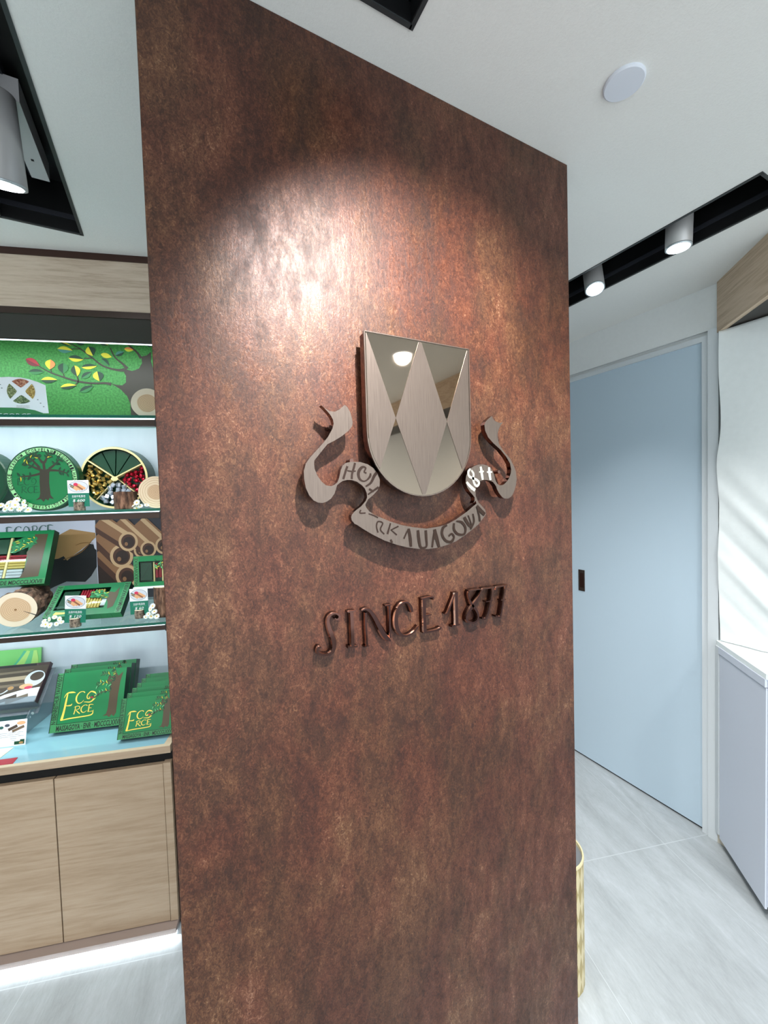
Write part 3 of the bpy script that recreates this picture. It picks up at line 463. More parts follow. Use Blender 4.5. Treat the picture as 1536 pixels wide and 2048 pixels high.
for k_, pl in RIBBON.items():
    mb = MB(); mb.prism([tuple(p) for p in pl], .688, .701, 'brushed_steel', side='dark_chrome'); segs[k_] = mb.build(k_, rb, ro)
for k_, sts in RIBBON_LETTERS:
    mb = MB()
    for i, s_ in enumerate(sts): mb.stroke([(p[0], p[1], p[2]*.0014) for p in s_], .6876-.00006*i, 'bright_reflection' if k_ == 'right_fold' else 'dark_reflection', sub=5)  # mirror letters: dark and bright reflections painted as two tones
    o = mb.build('lettering', segs[k_], ro); o['label'] = 'mirror-polished lettering'
for x, z in ((.225, 1.555), (.26, 1.66), (.30, 1.60), (.36, 1.455), (.45, 1.425), (.53, 1.44), (.60, 1.585), (.665, 1.58), (.655, 1.67)):
    mb = MB(); mb.tube((x, .701, z), (x, .7215, z), .004, 'dark_chrome'); mb.build('standoff', rb, ro)
names = [('S', 'S'), ('I', 'I'), ('N', 'N'), ('C', 'C'), ('E', 'E'), ('1', '1'), ('8', '8'), ('7', '7'), ('7b', '7')]
for key, ch in names:
    mb = MB(); allp = [p for s_ in LETTERS[key] for p in s_]; ox = sum(p[0] for p in allp)/len(allp); oz = min(p[1] for p in allp)
    for i, s_ in enumerate(LETTERS[key]): mb.stroke([(p[0], p[1], p[2]*.00105) for p in s_], .7075+.0002*i, 'letter_bronze', thick=.0130-.0002*i, sub=6, bevel=1, side='edge_highlight')  # chamfers get a lighter tone, a painted glint along the letter edges
    kind_ = 'letter' if ch.isalpha() else 'numeral'
    lab = {'S': 'polished bronze capital S starting the line under the crest', 'I': 'polished bronze capital I between S and N', 'N': 'polished bronze capital N between I and C',
           'C': 'polished bronze capital C between N and E', 'E': 'polished bronze capital E ending the word SINCE', '1': 'polished bronze figure one starting the year under the crest',
           '8': 'polished bronze figure eight in the year under the crest', '7': 'first of two bronze sevens, next to the eight', '7b': 'last bronze seven, at the right end of the line'}[key]
    single('metal_'+kind_, lab, 'metal '+kind_, mb, (ox, .7205, oz), group='SINCE 1877 lettering')

# ================================================================== display unit on the left (frame D)
UE = -.512; UL = -2.12; WB = 1.99
WT = 1.78
slab('wall_display', [(UL, UE+.03, WB, WB+.04, .64, 1.504), (UL, UE+.03, WT, WB+.04, 1.504, 2.26)], 'lightbox_white', 'D')
slab('trim_3', [(UE+.004, UE+.03, 1.545, WB, 0, CEIL)], 'bronze_trim', 'D')
# fascia above the shelves
fo = (-1.3, 1.53, 2.09); f = thing('oak_fascia', 'pale oak fascia with bronze trims above the display shelves', 'fascia', fo, 'D')
mb = MB(); mb.box(UL, UE+.012, 1.530, 1.55, 2.182, 2.349, 'oak_fascia'); mb.build('oak_board', f, fo)
mb = MB(); mb.box(UL, UE+.016, 1.526, 1.56, 2.349, CEIL, 'bronze_trim'); mb.build('top_trim', f, fo)
mb = MB(); mb.box(UL, UE+.012, 1.527, 1.552, 2.161, 2.182, 'bronze_bar'); mb.build('bottom_trim', f, fo)
mb = MB(); mb.add([(UL, 1.535, 2.161), (UE+.004, 1.535, 2.161), (UE+.004, 1.60, 2.108), (UL, 1.60, 2.108)], [[0, 1, 2, 3]], 'soffit_bronze'); mb.box(UL, UE+.004, 1.60, 1.604, 2.104, 2.17, 'soffit_bronze'); mb.build('sloped_underside', f, fo)
mb = MB(); mb.box(UL, UE+.004, 1.604, 1.612, 2.103, 2.108, 'led_top'); mb.build('led_strip', f, fo)
alight('shelf_light', f, Vector((-1.3, 1.625, 2.10))-Vector(fo), (R(28), 0, 0), 1.6, .012, P_SHELF*1.35)
# glass shelves
def shelf(z, label, bar, WB, pw=1):
    o_ = (-1.3, 1.56, z-.01); s = thing('glass_shelf', label, 'shelf', o_, 'D', group='glass shelves of the display')
    mb = MB(); vs = [(UL, 1.56, z-.009), (UE, 1.56, z-.009), (UE, WB, z-.009), (UL, WB, z-.009), (UL, 1.56, z), (UE, 1.56, z), (UE, WB, z), (UL, WB, z)]
    mb.add(vs, [[0, 3, 2, 1], [4, 5, 6, 7], [0, 1, 5, 4], [1, 2, 6, 5], [2, 3, 7, 6], [3, 0, 4, 7]], ['shelf_glass', 'shelf_glass', 'glass_edge', 'glass_edge', 'shelf_glass', 'glass_edge']); mb.build('glass_panel', s, o_)
    mb = MB(); mb.box(UL, UE-.006, 1.566, 1.590, bar, z-.014, 'bronze_bar', bev=.001); mb.build('light_bar', s, o_)
    mb = MB(); mb.box(UL, UE-.006, 1.565, 1.586, z-.0122, z-.010, 'led'); mb.build('led_strip', s, o_)
    mb = MB(); mb.box(UE-.006, UE+.004, 1.562, 1.60, bar-.002, z-.010, 'black_recess'); mb.build('end_bracket', s, o_)
    alight('shelf_light', s, Vector((-1.3, 1.596, bar+.004))-Vector(o_), (R(26), 0, 0), 1.6, .01, P_SHELF*pw)
shelf(1.842, 'top glass shelf under the green tree mural', 1.806, 1.775, .62)
shelf(1.515, 'middle glass shelf carrying the round green tins', 1.480, 1.779)
shelf(1.107, 'lowest glass shelf carrying the log and windowed boxes', 1.076, WB)
# worktop and base cabinet
wo = (-1.3, 1.75, .645); w_ = thing('oak_worktop', 'oak worktop with pale blue glass inlay under the shelves', 'worktop', wo, 'D')
mb = MB(); mb.box(UL, UE+.004, 1.522, WB-.001, .649, .6735, 'oak_laminate'); mb.build('board', w_, wo)
mb = MB(); mb.box(UL, UE+.004, 1.522, 1.536, .6735, .676, 'oak_edge'); mb.add([(UE-.02, 1.536, .6755), (UE+.004, 1.536, .6755), (UE+.004, WB, .6755), (UE-.005, WB, .6755)], [[0, 1, 2, 3]], 'oak_edge'); mb.build('front_lipping', w_, wo)
mb = MB(); mb.box(UL, UE-.018, 1.536, WB, .6735, .6752, 'opal_glass'); o = mb.build('glass_inlay', w_, wo); o['label'] = 'pale blue glass inlay'
co = (-1.3, 1.75, 0); c_ = thing('base_cabinet', 'floor-standing oak cabinet with plain doors below the display', 'cabinet', co, 'D')
mb = MB(); mb.box(UL, UE, 1.552, WB, .0, .649, 'black_gap'); mb.build('carcass', c_, co)
for a, b in ((-.879, -.5385), (-1.223, -.8825), (-1.567, -1.2265), (-1.911, -1.5705)):
    mb = MB(); mb.box(a, b, 1.532, 1.550, .028, .606, 'oak_laminate', bev=.0006); mb.build('door', c_, co)
mb = MB(); mb.box(-.5365, UE, 1.530, 1.552, .028, .609, 'oak_laminate'); mb.build('end_panel', c_, co)
mb = MB(); mb.box(UL, UE, 1.501, 1.552, .008, .0255, 'plinth_strip'); mb.build('plinth', c_, co)
mb = MB(); mb.box(UL, UE, 1.506, 1.514, .0015, .007, 'led_top'); mb.build('led_strip', c_, co)
alight('plinth_light', c_, Vector((-1.3, 1.498, .012))-Vector(co), (R(-62), 0, 0), 1.6, .008, P_TOE)

# ---- mural on the back of the top shelf
mo = (-1.3, WT-.004, 1.842); mu = MB(); y = WT-.005
mu.box(UL, UE+.003, WT-.004, WT, 1.843, 2.24, 'mural_green')
tr_ = [tuple(p) for p in MURAL_TRUNK]; tr_ = [(min(p[0], UE+.002), max(p[1], 1.8435)) for p in tr_]
mu.flat(tr_, y, 'trunk_dk')
for s_ in MURAL_BRANCHES: mu.stroke([tuple(p) for p in s_], y-.0004, 'trunk_dk')
for a, b, c, d, w, c1, c2 in MURAL_LEAVES: mu.leaf(a, b, c, d, w*.72, 'leaf_'+c1, 'leaf_'+c2, y-.0008)
# lobed crown edge printed beside the trunk
for cx2, cz2, rr in ((-.86, 2.03, .05), (-.79, 2.075, .045), (-.735, 2.125, .04)):
    pass
single('tree_mural', 'green printed panel with tree branch and yellow leaves, top shelf', 'mural', mu, mo, 'D')

# ---- arch shaped information card on the top shelf
e = [tuple(p) for p in SIGN_EDGE]; um = -1.03
top = e[:6]; bot = e[6:]
half = [(x, max(z, 1.8435)) for x, z in e[1:7]]
low = [(x, max(z, 1.8435)) for x, z in e[7:11]]
mir = lambda l: [(2*um-x, z) for x, z in l][::-1]
outline = [(um, e[0][1])] + half + [(2*um-x, z) for x, z in half][::-1]
mb = MB(); mb.prism(outline, 1.62, 1.623, 'white'); mb.flat([(um, low[-1][1])] + low[::-1] + [(half[-1][0]-.012, 1.8436), (um, 1.8436)], 1.6193, 'green_edge')
mb.flat(mir([(um, low[-1][1])] + low[::-1] + [(half[-1][0]-.012, 1.8436), (um, 1.8436)]), 1.6193, 'green_edge')
pc, pz, pr = -.957, 1.933, .0425
for i, (sd, a0) in enumerate((('seed_red', 90), ('seed_ochre', 0), ('seed_green', 270), ('seed_olive', 180))):
    n = 10; pts = []
    a = [a0-38+76*k/n for k in range(n+1)]; pts = [(pc+pr*math.cos(R(t))*1.0, pz+pr*math.sin(R(t))) for t in a]
    pts += [(pc+pr*.42*math.cos(R(a0+22)), pz+pr*.42*math.sin(R(a0+22))), (pc+pr*.30*math.cos(R(a0)), pz+pr*.30*math.sin(R(a0))), (pc+pr*.42*math.cos(R(a0-22)), pz+pr*.42*math.sin(R(a0-22)))]
    mb.flat(pts, 1.6192, sd)
for x, z in ((-.908, 1.905), (-.9, 1.893), (-.891, 1.881), (-1.018, 1.955), (-1.014, 1.943)): mb.ell(x, z, .0026, .0018, 1.6192, None, 'poster_grey')
for st, z in (('wvwvvwv', 1.882), ('vwvvwvwv', 1.877)): mb.text(st, -.974, z, -.934, z+.0022, 1.6192, 'photo_mid')
mb.text('ECORCE', -1.028, 1.8445, -.932, 1.8565, 1.6188, 'white')
single('information_card', 'white arch-shaped card with round four-part herb photo', 'card', mb, (um, 1.6215, 1.842), 'D')

# ---- wood slices, logs, bark blocks
def wobble(n, r, amp, seed):
    rnd = random.Random(seed); ph = [rnd.uniform(0, 6.28) for _ in range(4)]
    return [(r*(1+amp*sum(math.sin((k+2)*2*math.pi*i/n+ph[k])/(k+1) for k in range(4)))*math.cos(2*math.pi*i/n), r*(1+amp*sum(math.sin((k+2)*2*math.pi*i/n+ph[k])/(k+1) for k in range(4)))*math.sin(2*math.pi*i/n)) for i in range(n)]
def wood_slice(name, label, at, r, th, seed, tan=False, tilt=0, yaw_=0, core=.62, bark='sapwood', cat='wood slice'):
    t = thing(name, label, cat, at, 'D', tilt=tilt, yaw_=yaw_)
    p = wobble(48, r, .018, seed); mb = MB(); mb.prism([(x, z) for x, z in p], 0, th, 'wood_rings' if not tan else 'sapwood', side=bark); o = mb.build('disc', t)
    q = wobble(40, r*core, .03, seed+1); mb = MB(); mb.flat(q, -.0004, 'wood_rings_tan'); o = mb.build('heartwood', t)
    return t
wood_slice('wood_slice', 'pale wood slice leaning at the right end of the top shelf', (-.556, 1.612, 1.896), .0535, .012, 3, tan=True)
wood_slice('wood_slice', 'pale wood slice beside the open tin, right end of middle shelf', (-.536, 1.588, 1.5725), .057, .012, 5, core=.45)
# big log lying on the lowest shelf
lg = thing('bark_log', 'rough log lying on its side with pale sawn end, lowest shelf', 'log', (-1.028, 1.64, 1.171), 'D', yaw_=R(14))
mb = MB(); n = 40; LN_ = .20; vs = []; rows = 26
for j in range(rows+1):
    for i in range(n):
        a = 2*math.pi*i/n; t = j/rows
        k = .062*(1+(.05+.04*min(1, t*4))*pnoise(Vector((math.cos(a)*3.2, t*7, math.sin(a)*3.2)))*2.2 + .03*pnoise(Vector((math.cos(a)*14, t*22, math.sin(a)*14)))) if j else .0615
        k = min(k, .0625) if math.sin(a) < -.4 else k*(1-.12*t)
        vs.append((k*math.cos(a), t*LN_, k*math.sin(a)))
fs = [[j*n+i, j*n+(i+1) % n, (j+1)*n+(i+1) % n, (j+1)*n+i] for j in range(rows) for i in range(n)] + [[rows*n+i for i in range(n)]]
mb.add(vs, fs, 'bark_long'); mb.build('bark', lg)
mb = MB(); mb.flat([(.061*math.cos(2*math.pi*i/48), .061*math.sin(2*math.pi*i/48)) for i in range(48)], -.0006, 'sapwood'); mb.build('sawn_end', lg)
mb = MB(); mb.flat(wobble(40, .043, .03, 9), -.0012, 'wood_rings_tan'); mb.ell(0, 0, .004, .004, -.0016, None, 'kraft_dk'); mb.stroke([(.022, -.008, .001), (.04, -.018, .002), (.06, -.029, .0035)], -.0016, 'char'); mb.build('heartwood', lg)
def stump(name, label, at, r, h, bark='bark', cat='bark block', taper=1.0, lean=0):
    t = thing(name, label, cat, at, 'D', lean=lean); T = Matrix.Rotation(R(90), 4, 'X')
    m_ = MB(); n = 30; vs = []; rows = 10
    for j in range(rows+1):
        for i in range(n):
            a = 2*math.pi*i/n; k = r*(1+.05*pnoise(Vector((math.cos(a)*3, at[0]*9+j*.12, math.sin(a)*3)))*2 + .04*pnoise(Vector((math.cos(a)*12, j*.3+at[2]*7, math.sin(a)*12))))*(1-(1-taper)*j/rows)
            vs.append((k*math.cos(a), k*math.sin(a), h*j/rows))
    m_.add(vs, [[j*n+i, j*n+(i+1) % n, (j+1)*n+(i+1) % n, (j+1)*n+i] for j in range(rows) for i in range(n)] + [[i for i in range(n)][::-1]], bark, None, True); m_.build('bark', t)
    m_ = MB(); m_.add([(v[0]*.99, v[1]*.99, h) for v in vs[-n:]], [list(range(n))], 'sapwood'); m_.build('cut_face', t); return t
stump('bark_block', 'brown bark block in front of the open tin, middle shelf', (-.640, 1.603, 1.515), .036, .062)
stump('bark_block', 'tall bark log under the windowed box at right, lowest shelf', (-.545, 1.655, 1.107), .036, .112, 'bark')

# ---- price cards in little stumps
def price_card(at, W_, H_, price, label, roll_=0, yw=0):
    st = stump('card_holder', {'600': 'grey log slice gripping a price card between the two round tins', '120': 'dark log slice gripping a price card in front of the flat-lying box', '60': 'pale log slice gripping a price card at the right of the lowest shelf'}[price], (at[0], at[1], at[2]), .0165, .030, 'bark_small', 'card holder')
    m_ = MB(); x0, x1 = -W_/2, W_/2; zs = H_*.51
    m_.box(x0, x1, 0, .0008, zs, H_, 'white'); m_.box(x0, x1, 0, .0008, 0, zs, 'card_green'); cz = H_*.755
    y = -.0003
    m_.ell(0, cz, W_*.46, H_*.21, y, None, 'plate_edge'); m_.ell(0, cz, W_*.445, H_*.20, y-.0002, None, 'plate')
    for i, (ox, oz, c) in enumerate(((-.012, -.004, 'roll_tan'), (-.003, -.003, 'roll_tan'), (.005, -.002, 'roll_dk'), (.012, 0, 'roll_tan'))):
        m_.stroke([(ox-.012, cz+oz+.008, .007), (ox+.010, cz+oz-.008, .008)], y-.0004-.0001*i, c, sub=1)
    m_.ell(-.007, cz+.008, .007, .0055, y-.0010, None, 'berry'); m_.stroke([(-.026, cz+.009, .003), (-.012, cz+.001, .003)], y-.0010, 'teal', sub=1); m_.stroke([(-.024, cz+.002, .003), (-.014, cz-.004, .003)], y-.0010, 'teal', sub=1)
    m_.text('古森牛軋酥卷', -W_*.32, zs*.68, W_*.32, zs*.86, y, 'white'); m_.text('$ '+price, -W_*(.14+.05*len(price)), zs*.34, W_*(.14+.05*len(price)), zs*.55, y, 'white', shear=.2)
    m_.box(-W_*.38, W_*.38, y, y+.0001, zs*.60, zs*.612, 'green_lt')
    o_ = single('price_card', label, 'price card', m_, (at[0], at[1]-.002, at[2]+.014), 'D', group='picture price cards', lean=roll_, yaw_=yw, local=True); return o_
price_card((-.782, 1.588, 1.515), .066, .092, '600', 'green and white picture price card reading $ 600 on the middle shelf')
price_card((-.818, 1.592, 1.107), .066, .096, '120', 'green and white picture price card reading $ 120, lowest shelf', R(4))
price_card((-.630, 1.645, 1.107), .062, .096, '60', 'green and white picture price card reading $ 60 at right, lowest shelf')

# ---- daisies
def daisies(at, pts, label, r=.0075):
    t = thing('daisy_bunch', label, 'flowers', at, 'D', group='artificial daisies on the shelves')
    rnd = random.Random(int(at[0]*-1000)+len(pts))
    for (x, y, z) in pts:
        T = Matrix.Translation((x, y, z)) @ Matrix.Rotation(R(rnd.uniform(35, 80)), 4, 'X') @ Matrix.Rotation(R(rnd.uniform(-35, 35)), 4, 'Y') @ Matrix.Rotation(R(rnd.uniform(0, 60)), 4, 'Z')
        m_ = MB(); n = 11; q = r*rnd.uniform(.85, 1.2)
        for i in range(n):
            a = 2*math.pi*i/n; T2 = T @ Matrix.Rotation(a, 4, 'Z')
            m_.add([(q*.15, -q*.06, 0), (q*.55, -q*.21, q*.12), (q*.95, -q*.14, .04*q), (q*1.02, 0, 0), (q*.95, q*.14, .04*q), (q*.55, q*.21, q*.12), (q*.15, q*.06, 0)], [[0, 1, 2, 3, 4, 5, 6]], 'petal', T2)
        o_ = m_.build('daisy', t)
        e_ = MB(); e_.lathe([(q*.02, q*.22), (q*.2, q*.19), (q*.3, q*.05), (q*.3, 0)], 'flower_eye', T @ Matrix.Rotation(R(90), 4, 'X'), 10); e_.build('flower_eye', o_)
    m_ = MB()
    for (x, y, z) in pts: m_.tube((x*.6, y*.6+.004, .001), (x, y+.001, z), .0006, 'leaf_g', n=5)
    m_.build('stems', t); return t
daisies((-.985, 1.60, 1.515), [(-.03, 0, .012), (-.018, -.008, .024), (-.005, -.01, .014), (.008, -.012, .026), (.018, -.008, .012), (.03, -.004, .020), (.038, 0, .008), (-.01, -.004, .036), (-.042, 0, .026), (.004, .004, .044), (.024, .004, .034)], 'bunch of white daisies left of the round tins', .0105)
daisies((-.585, 1.578, 1.515), [(-.02, 0, .014), (-.008, -.006, .022), (.002, -.004, .010), (.022, -.002, .012), (-.012, 0, .002)], 'white daisies at the foot of the bark block, middle shelf', .010)
daisies((-.900, 1.612, 1.107), [(-.03, 0, .010), (-.018, -.006, .012), (-.004, -.008, .008), (-.012, .004, .026), (.004, .006, .032), (.014, -.004, .010), (.020, .004, .024), (-.028, .004, .022), (.028, 0, .014)], 'white daisies at the foot of the log, lowest shelf', .0095)
daisies((-.585, 1.608, 1.107), [(-.012, 0, .010), (0, -.006, .022), (.008, -.004, .012), (.018, 0, .028), (.004, .004, .038), (.026, -.002, .010), (.012, .004, .048)], 'white daisies at the right end of the lowest shelf', .0095)

# ---- round tins
def tree(m_, cx, cz, s, y, M=None, trunk='trunk', lk='leaf_k', lg='leaf_g', seed=1, left=True):
    m_.flat([(cx+a*s, cz+b*s) for a, b in ((-.10, .95), (-.13, .55), (-.13, .2), (-.16, .08), (-.26, .0), (-.12, .03), (-.05, -.06), (.0, .03), (.07, -.02), (.10, .05), (.22, .02), (.14, .14), (.12, .5), (.14, .8), (.20, .95), (.05, .9), (.04, 1.15), (-.03, 1.15), (-.02, .9))], y, trunk, M)
    rnd = random.Random(seed)
    brs = [((-.10, .78), (-.35, .72), (-.62, .70)), ((-.10, .9), (-.3, 1.0), (-.5, 1.12)), ((-.02, 1.1), (-.12, 1.25), (-.2, 1.38)), ((.03, 1.1), (.1, 1.25), (.16, 1.4)), ((.14, .92), (.3, 1.05), (.42, 1.2)), ((.14, .88), (.4, .86), (.6, .78)), ((-.1, .95), (-.28, 1.18), (-.38, 1.3))]
    if not left: brs = brs[:3] + brs[6:]
    for br_ in brs:
        P = [(cx+a*s, cz+b*s, s*(.07-.02*i)) for i, (a, b) in enumerate(br_)]; m_.stroke(P, y-.0001, trunk, M, sub=3)
        for (a, b) in ((br_[1][0]*.5+br_[2][0]*.5, br_[1][1]*.5+br_[2][1]*.5), br_[2], br_[1]):
            for sg in (1, -1):
                an = rnd.uniform(40, 100)*sg + math.degrees(math.atan2(br_[2][1]-br_[1][1], br_[2][0]-br_[1][0])); L_ = s*rnd.uniform(.11, .16)
                x0, z0 = cx+a*s, cz+b*s; c = rnd.choice([(lk, lg), (lg, lk), (lk, lg), (lk, lk), ('leaf_y', lk)] if rnd.random() < .5 else [(lk, lk), (lg, lk)])
                m_.leaf(x0, z0, x0+L_*math.cos(R(an)), z0+L_*math.sin(R(an)), L_*.45, c[0], c[1], y-.0003, M)
GL = {  # stroke letters of the gift boxes, unit square (x, z, width)
 'E': [[(.30, 1, .10), (.18, .8, .16), (.16, .4, .18), (.12, .02, .20)], [(.02, .84, .03), (.2, .98, .09), (.6, .98, .12), (.92, .92, .03)], [(.16, .52, .05), (.55, .52, .10), (.62, .47, .04)], [(.1, .04, .05), (.6, .06, .1), (.98, .10, .07), (1, .24, .02)]],
 'C': [[(.98, .86, .14), (.78, .98, .08), (.40, .93, .10), (.12, .66, .16), (.10, .32, .17), (.36, .05, .12), (.72, .06, .08), (.98, .26, .03)]],
 'O': [[(.42, .52, .03), (.5, .36, .07), (.30, .38, .08), (.26, .66, .08), (.55, .95, .10), (.9, .8, .14), (.95, .42, .15), (.62, .06, .10), (.2, .08, .06), (.02, .1, .02)]],
 'R': [[(.26, .95, .10), (.24, .5, .13), (.14, .02, .14)], [(.04, .84, .03), (.35, .98, .08), (.78, .92, .10), (.80, .66, .10), (.35, .52, .05)], [(.38, .52, .06), (.62, .28, .13), (.98, .02, .12)]]}
def glyph(m_, ch, x, z, w, h, y, mt, M=None, wk=1):
    for i, s_ in enumerate(GL[ch]): m_.stroke([(x+p[0]*w, z+p[1]*h, p[2]*w*wk) for p in s_], y-.00004*i, mt, M, sub=4)
def ecorce(m_, x, z, w, h, y, mt, M=None):
    # tall E with its long foot, CO above, RCE below
    m_.stroke([(x+.10*w, z+.98*h, .03*w), (x+.08*w, z+.7*h, .055*w), (x+.06*w, z+.35*h, .06*w), (x+.02*w, z, .08*w)], y, mt, M)
    m_.stroke([(x+.0*w, z+.82*h, .01*w), (x+.08*w, z+.98*h, .03*w), (x+.24*w, z+1.0*h, .05*w), (x+.34*w, z+.97*h, .01*w)], y-.00005, mt, M)
    m_.stroke([(x+.08*w, z+.52*h, .02*w), (x+.24*w, z+.52*h, .04*w), (x+.27*w, z+.58*h, .01*w)], y-.00005, mt, M)
    m_.stroke([(x+.0*w, z+.0*h, .02*w), (x+.25*w, z+.04*h, .035*w), (x+.8*w, z+.07*h, .03*w), (x+.94*w, z+.12*h, .035*w), (x+.95*w, z+.24*h, .01*w)], y-.00005, mt, M)
    glyph(m_, 'C', x+.36*w, z+.55*h, .27*w, .45*h, y, mt, M); glyph(m_, 'O', x+.62*w, z+.55*h, .36*w, .43*h, y, mt, M)
    glyph(m_, 'R', x+.34*w, z+.17*h, .22*w, .30*h, y, mt, M); glyph(m_, 'C', x+.56*w, z+.2*h, .2*w, .28*h, y, mt, M); glyph(m_, 'E', x+.78*w, z+.2*h, .18*w, .28*h, y, mt, M)
def ring_text(m_, st, cx, cz, r, h, y, mt, a0=90, step=None):
    n = len(st); step = step or 360/n
    for i, ch in enumerate(st):
        if ch == ' ': continue
        a = a0-step*i; t_ = MB(); w = 2*math.pi*r/n*.74; t_.text(ch, -w/2, -h/2, w/2, h/2, 0, mt, bold=.025)
        Mx = Matrix.Translation((cx+r*math.cos(R(a)), y, cz+r*math.sin(R(a)))) @ Matrix.Rotation(R(-(a-90)), 4, 'Y')
        m_.add(t_.v, t_.f, mt, Mx)
tn = thing('round_tin', 'round green tin with tree picture and lettered rim, middle shelf', 'tin', (-.908, 1.62, 1.515), 'D')
rT = .1135; zc = .116
mb = MB(); mb.lathe([(rT-.004, 0), (rT, .003), (rT, .030), (rT-.003, .033)], 'green_side', Matrix.Translation((0, 0, zc)), 56, smooth=False); mb.build('tin_body', tn)
mb = MB(); mb.ell(0, zc, rT-.002, rT-.002, -.0006, None, 'green_dk', n=56); mb.ell(0, zc, rT-.006, rT-.006, -.0009, None, 'tin_ring', n=56); mb.ell(0, zc, rT*.835, rT*.835, -.0012, None, 'green_dk', n=56); mb.ell(0, zc, rT*.82, rT*.82, -.0015, None, 'green', n=56)
ring_text(mb, 'ECORCE SYAVEHM ECORWEL HIVEGORE·ILHADCIVM·ENR·VOGYASWAWR NSHER·', 0, zc, rT*.885, .0115, -.0013, 'black', 200, 360/64)
tree(mb, .006, zc-.075, .118, -.0018, trunk='trunk_dk', lk='leaf_k', lg='green_side', seed=4)
for ch, x, z in (('E', -.078, .094), ('C', -.058, .094), ('O', -.038, .094), ('R', -.068, .066), ('C', -.048, .066), ('E', -.030, .066)): glyph(mb, ch, x, z, .019, .024, -.0018, 'green_side', wk=.8)
mb.build('printed_lid', tn)
t0 = thing('round_tin', 'dark green round tin cut off by the left edge, middle shelf', 'tin', (-1.150, 1.66, 1.515), 'D')
mb = MB(); mb.lathe([(.109, 0), (.113, .003), (.113, .07), (.110, .073)], 'green_side', Matrix.Translation((0, 0, .114)), 48, smooth=False); mb.build('tin_body', t0)
mb = MB(); mb.ell(0, .114, .108, .108, -.0006, None, 'green_dk', n=48); mb.ell(0, .114, .1, .1, -.001, None, 'green_side', n=48)
for i in range(12): mb.stroke([(.06*math.cos(R(30*i)), .114+.06*math.sin(R(30*i)), .002), (.098*math.cos(R(30*i)), .114+.098*math.sin(R(30*i)), .002)], -.0013, 'green_dk', sub=1)
mb.build('lid', t0)
ot = thing('open_round_tin', 'open round green tin showing foil sweets in sections, middle shelf', 'tin', (-.696, 1.657, 1.515), 'D'); ro_ = .1145; zc = .1165; OT = (-.696, 1.657, 1.515)
mb = MB(); mb.lathe([(ro_-.004, 0), (ro_, .002), (ro_, .078), (ro_-.003, .08)], 'green_side', Matrix.Translation((0, 0, zc)), 56, smooth=False, cap=False); mb.ell(0, zc, ro_-.003, ro_-.003, .079, None, 'green_side'); mb.lathe([(ro_-.009, .04), (ro_-.009, .0)], 'green_dk', Matrix.Translation((0, 0, zc)), 56, smooth=False, cap=False); mb.ell(0, zc, ro_-.009, ro_-.009, .034, None, 'green_dk', n=48); mb.build('tin_body', ot)
mb = MB(); n = 56; vs = [(r_*math.cos(2*math.pi*i/n), -.001, zc+r_*math.sin(2*math.pi*i/n)) for r_ in (ro_-.001, ro_-.0085) for i in range(n)]
mb.add(vs, [[i, (i+1) % n, n+(i+1) % n, n+i] for i in range(n)], 'cream'); mb.build('rim', ot)
mb = MB()
for a in (28, 143): mb.stroke([(.0, zc, .004), ((ro_-.009)*math.cos(R(a)), zc+(ro_-.009)*math.sin(R(a)), .004)], .0, 'cream', thick=.03, sub=1)
for a in (228, 318): mb.stroke([(.0, zc, .003), ((ro_-.009)*math.cos(R(a)), zc+(ro_-.009)*math.sin(R(a)), .003)], .016, 'cream', thick=.016, sub=1)
mb.ell(0, zc-.004, .012, .008, -.0005, .004, 'cream'); mb.build('dividers', ot)
for i, (a0, a1) in enumerate(((31, 56), (58, 85), (87, 112), (114, 140))):
    mb = MB(); mb.prism([(.008*math.cos(R((a0+a1)/2)), zc+.008*math.sin(R((a0+a1)/2)))] + [((ro_-.013)*math.cos(R(a0+(a1-a0)*k/8)), zc+(ro_-.013)*math.sin(R(a0+(a1-a0)*k/8))) for k in range(9)], .008, .03, 'green_dk'); mb.build('wedge_packet', ot)
def candy_mesh(kind, seed):
    rnd = random.Random(seed); m_ = MB()
    if kind == 'silver':
        m_.box(-.0062, .0062, -.005, .005, -.0068, .0068, 'foil_silver', bev=.0018)
        for k in (-1, 1): m_.box(-.0045, .0045, -.0054, -.005, k*.0035-.0006, k*.0035+.0006, 'foil_silver')
    elif kind == 'gold':
        T = Matrix.Rotation(R(90), 4, 'X'); m_.lathe([(.003, -.0072), (.0062, -.006), (.0052, -.002), (.0056, .002), (.0062, .006), (.0035, .0075)], 'foil_gold', T, 7, smooth=False)
    else:
        m_.lathe([(.002, -.006), (.0055, -.004), (.0066, 0), (.0052, .0045), (.002, .0062)], 'foil_red', None, 8, smooth=False)
        m_.stroke([(-.010, 0, .006), (-.005, 0, .002), (.005, 0, .002), (.010, .001, .006)], 0, 'foil_red', sub=1)
    return m_
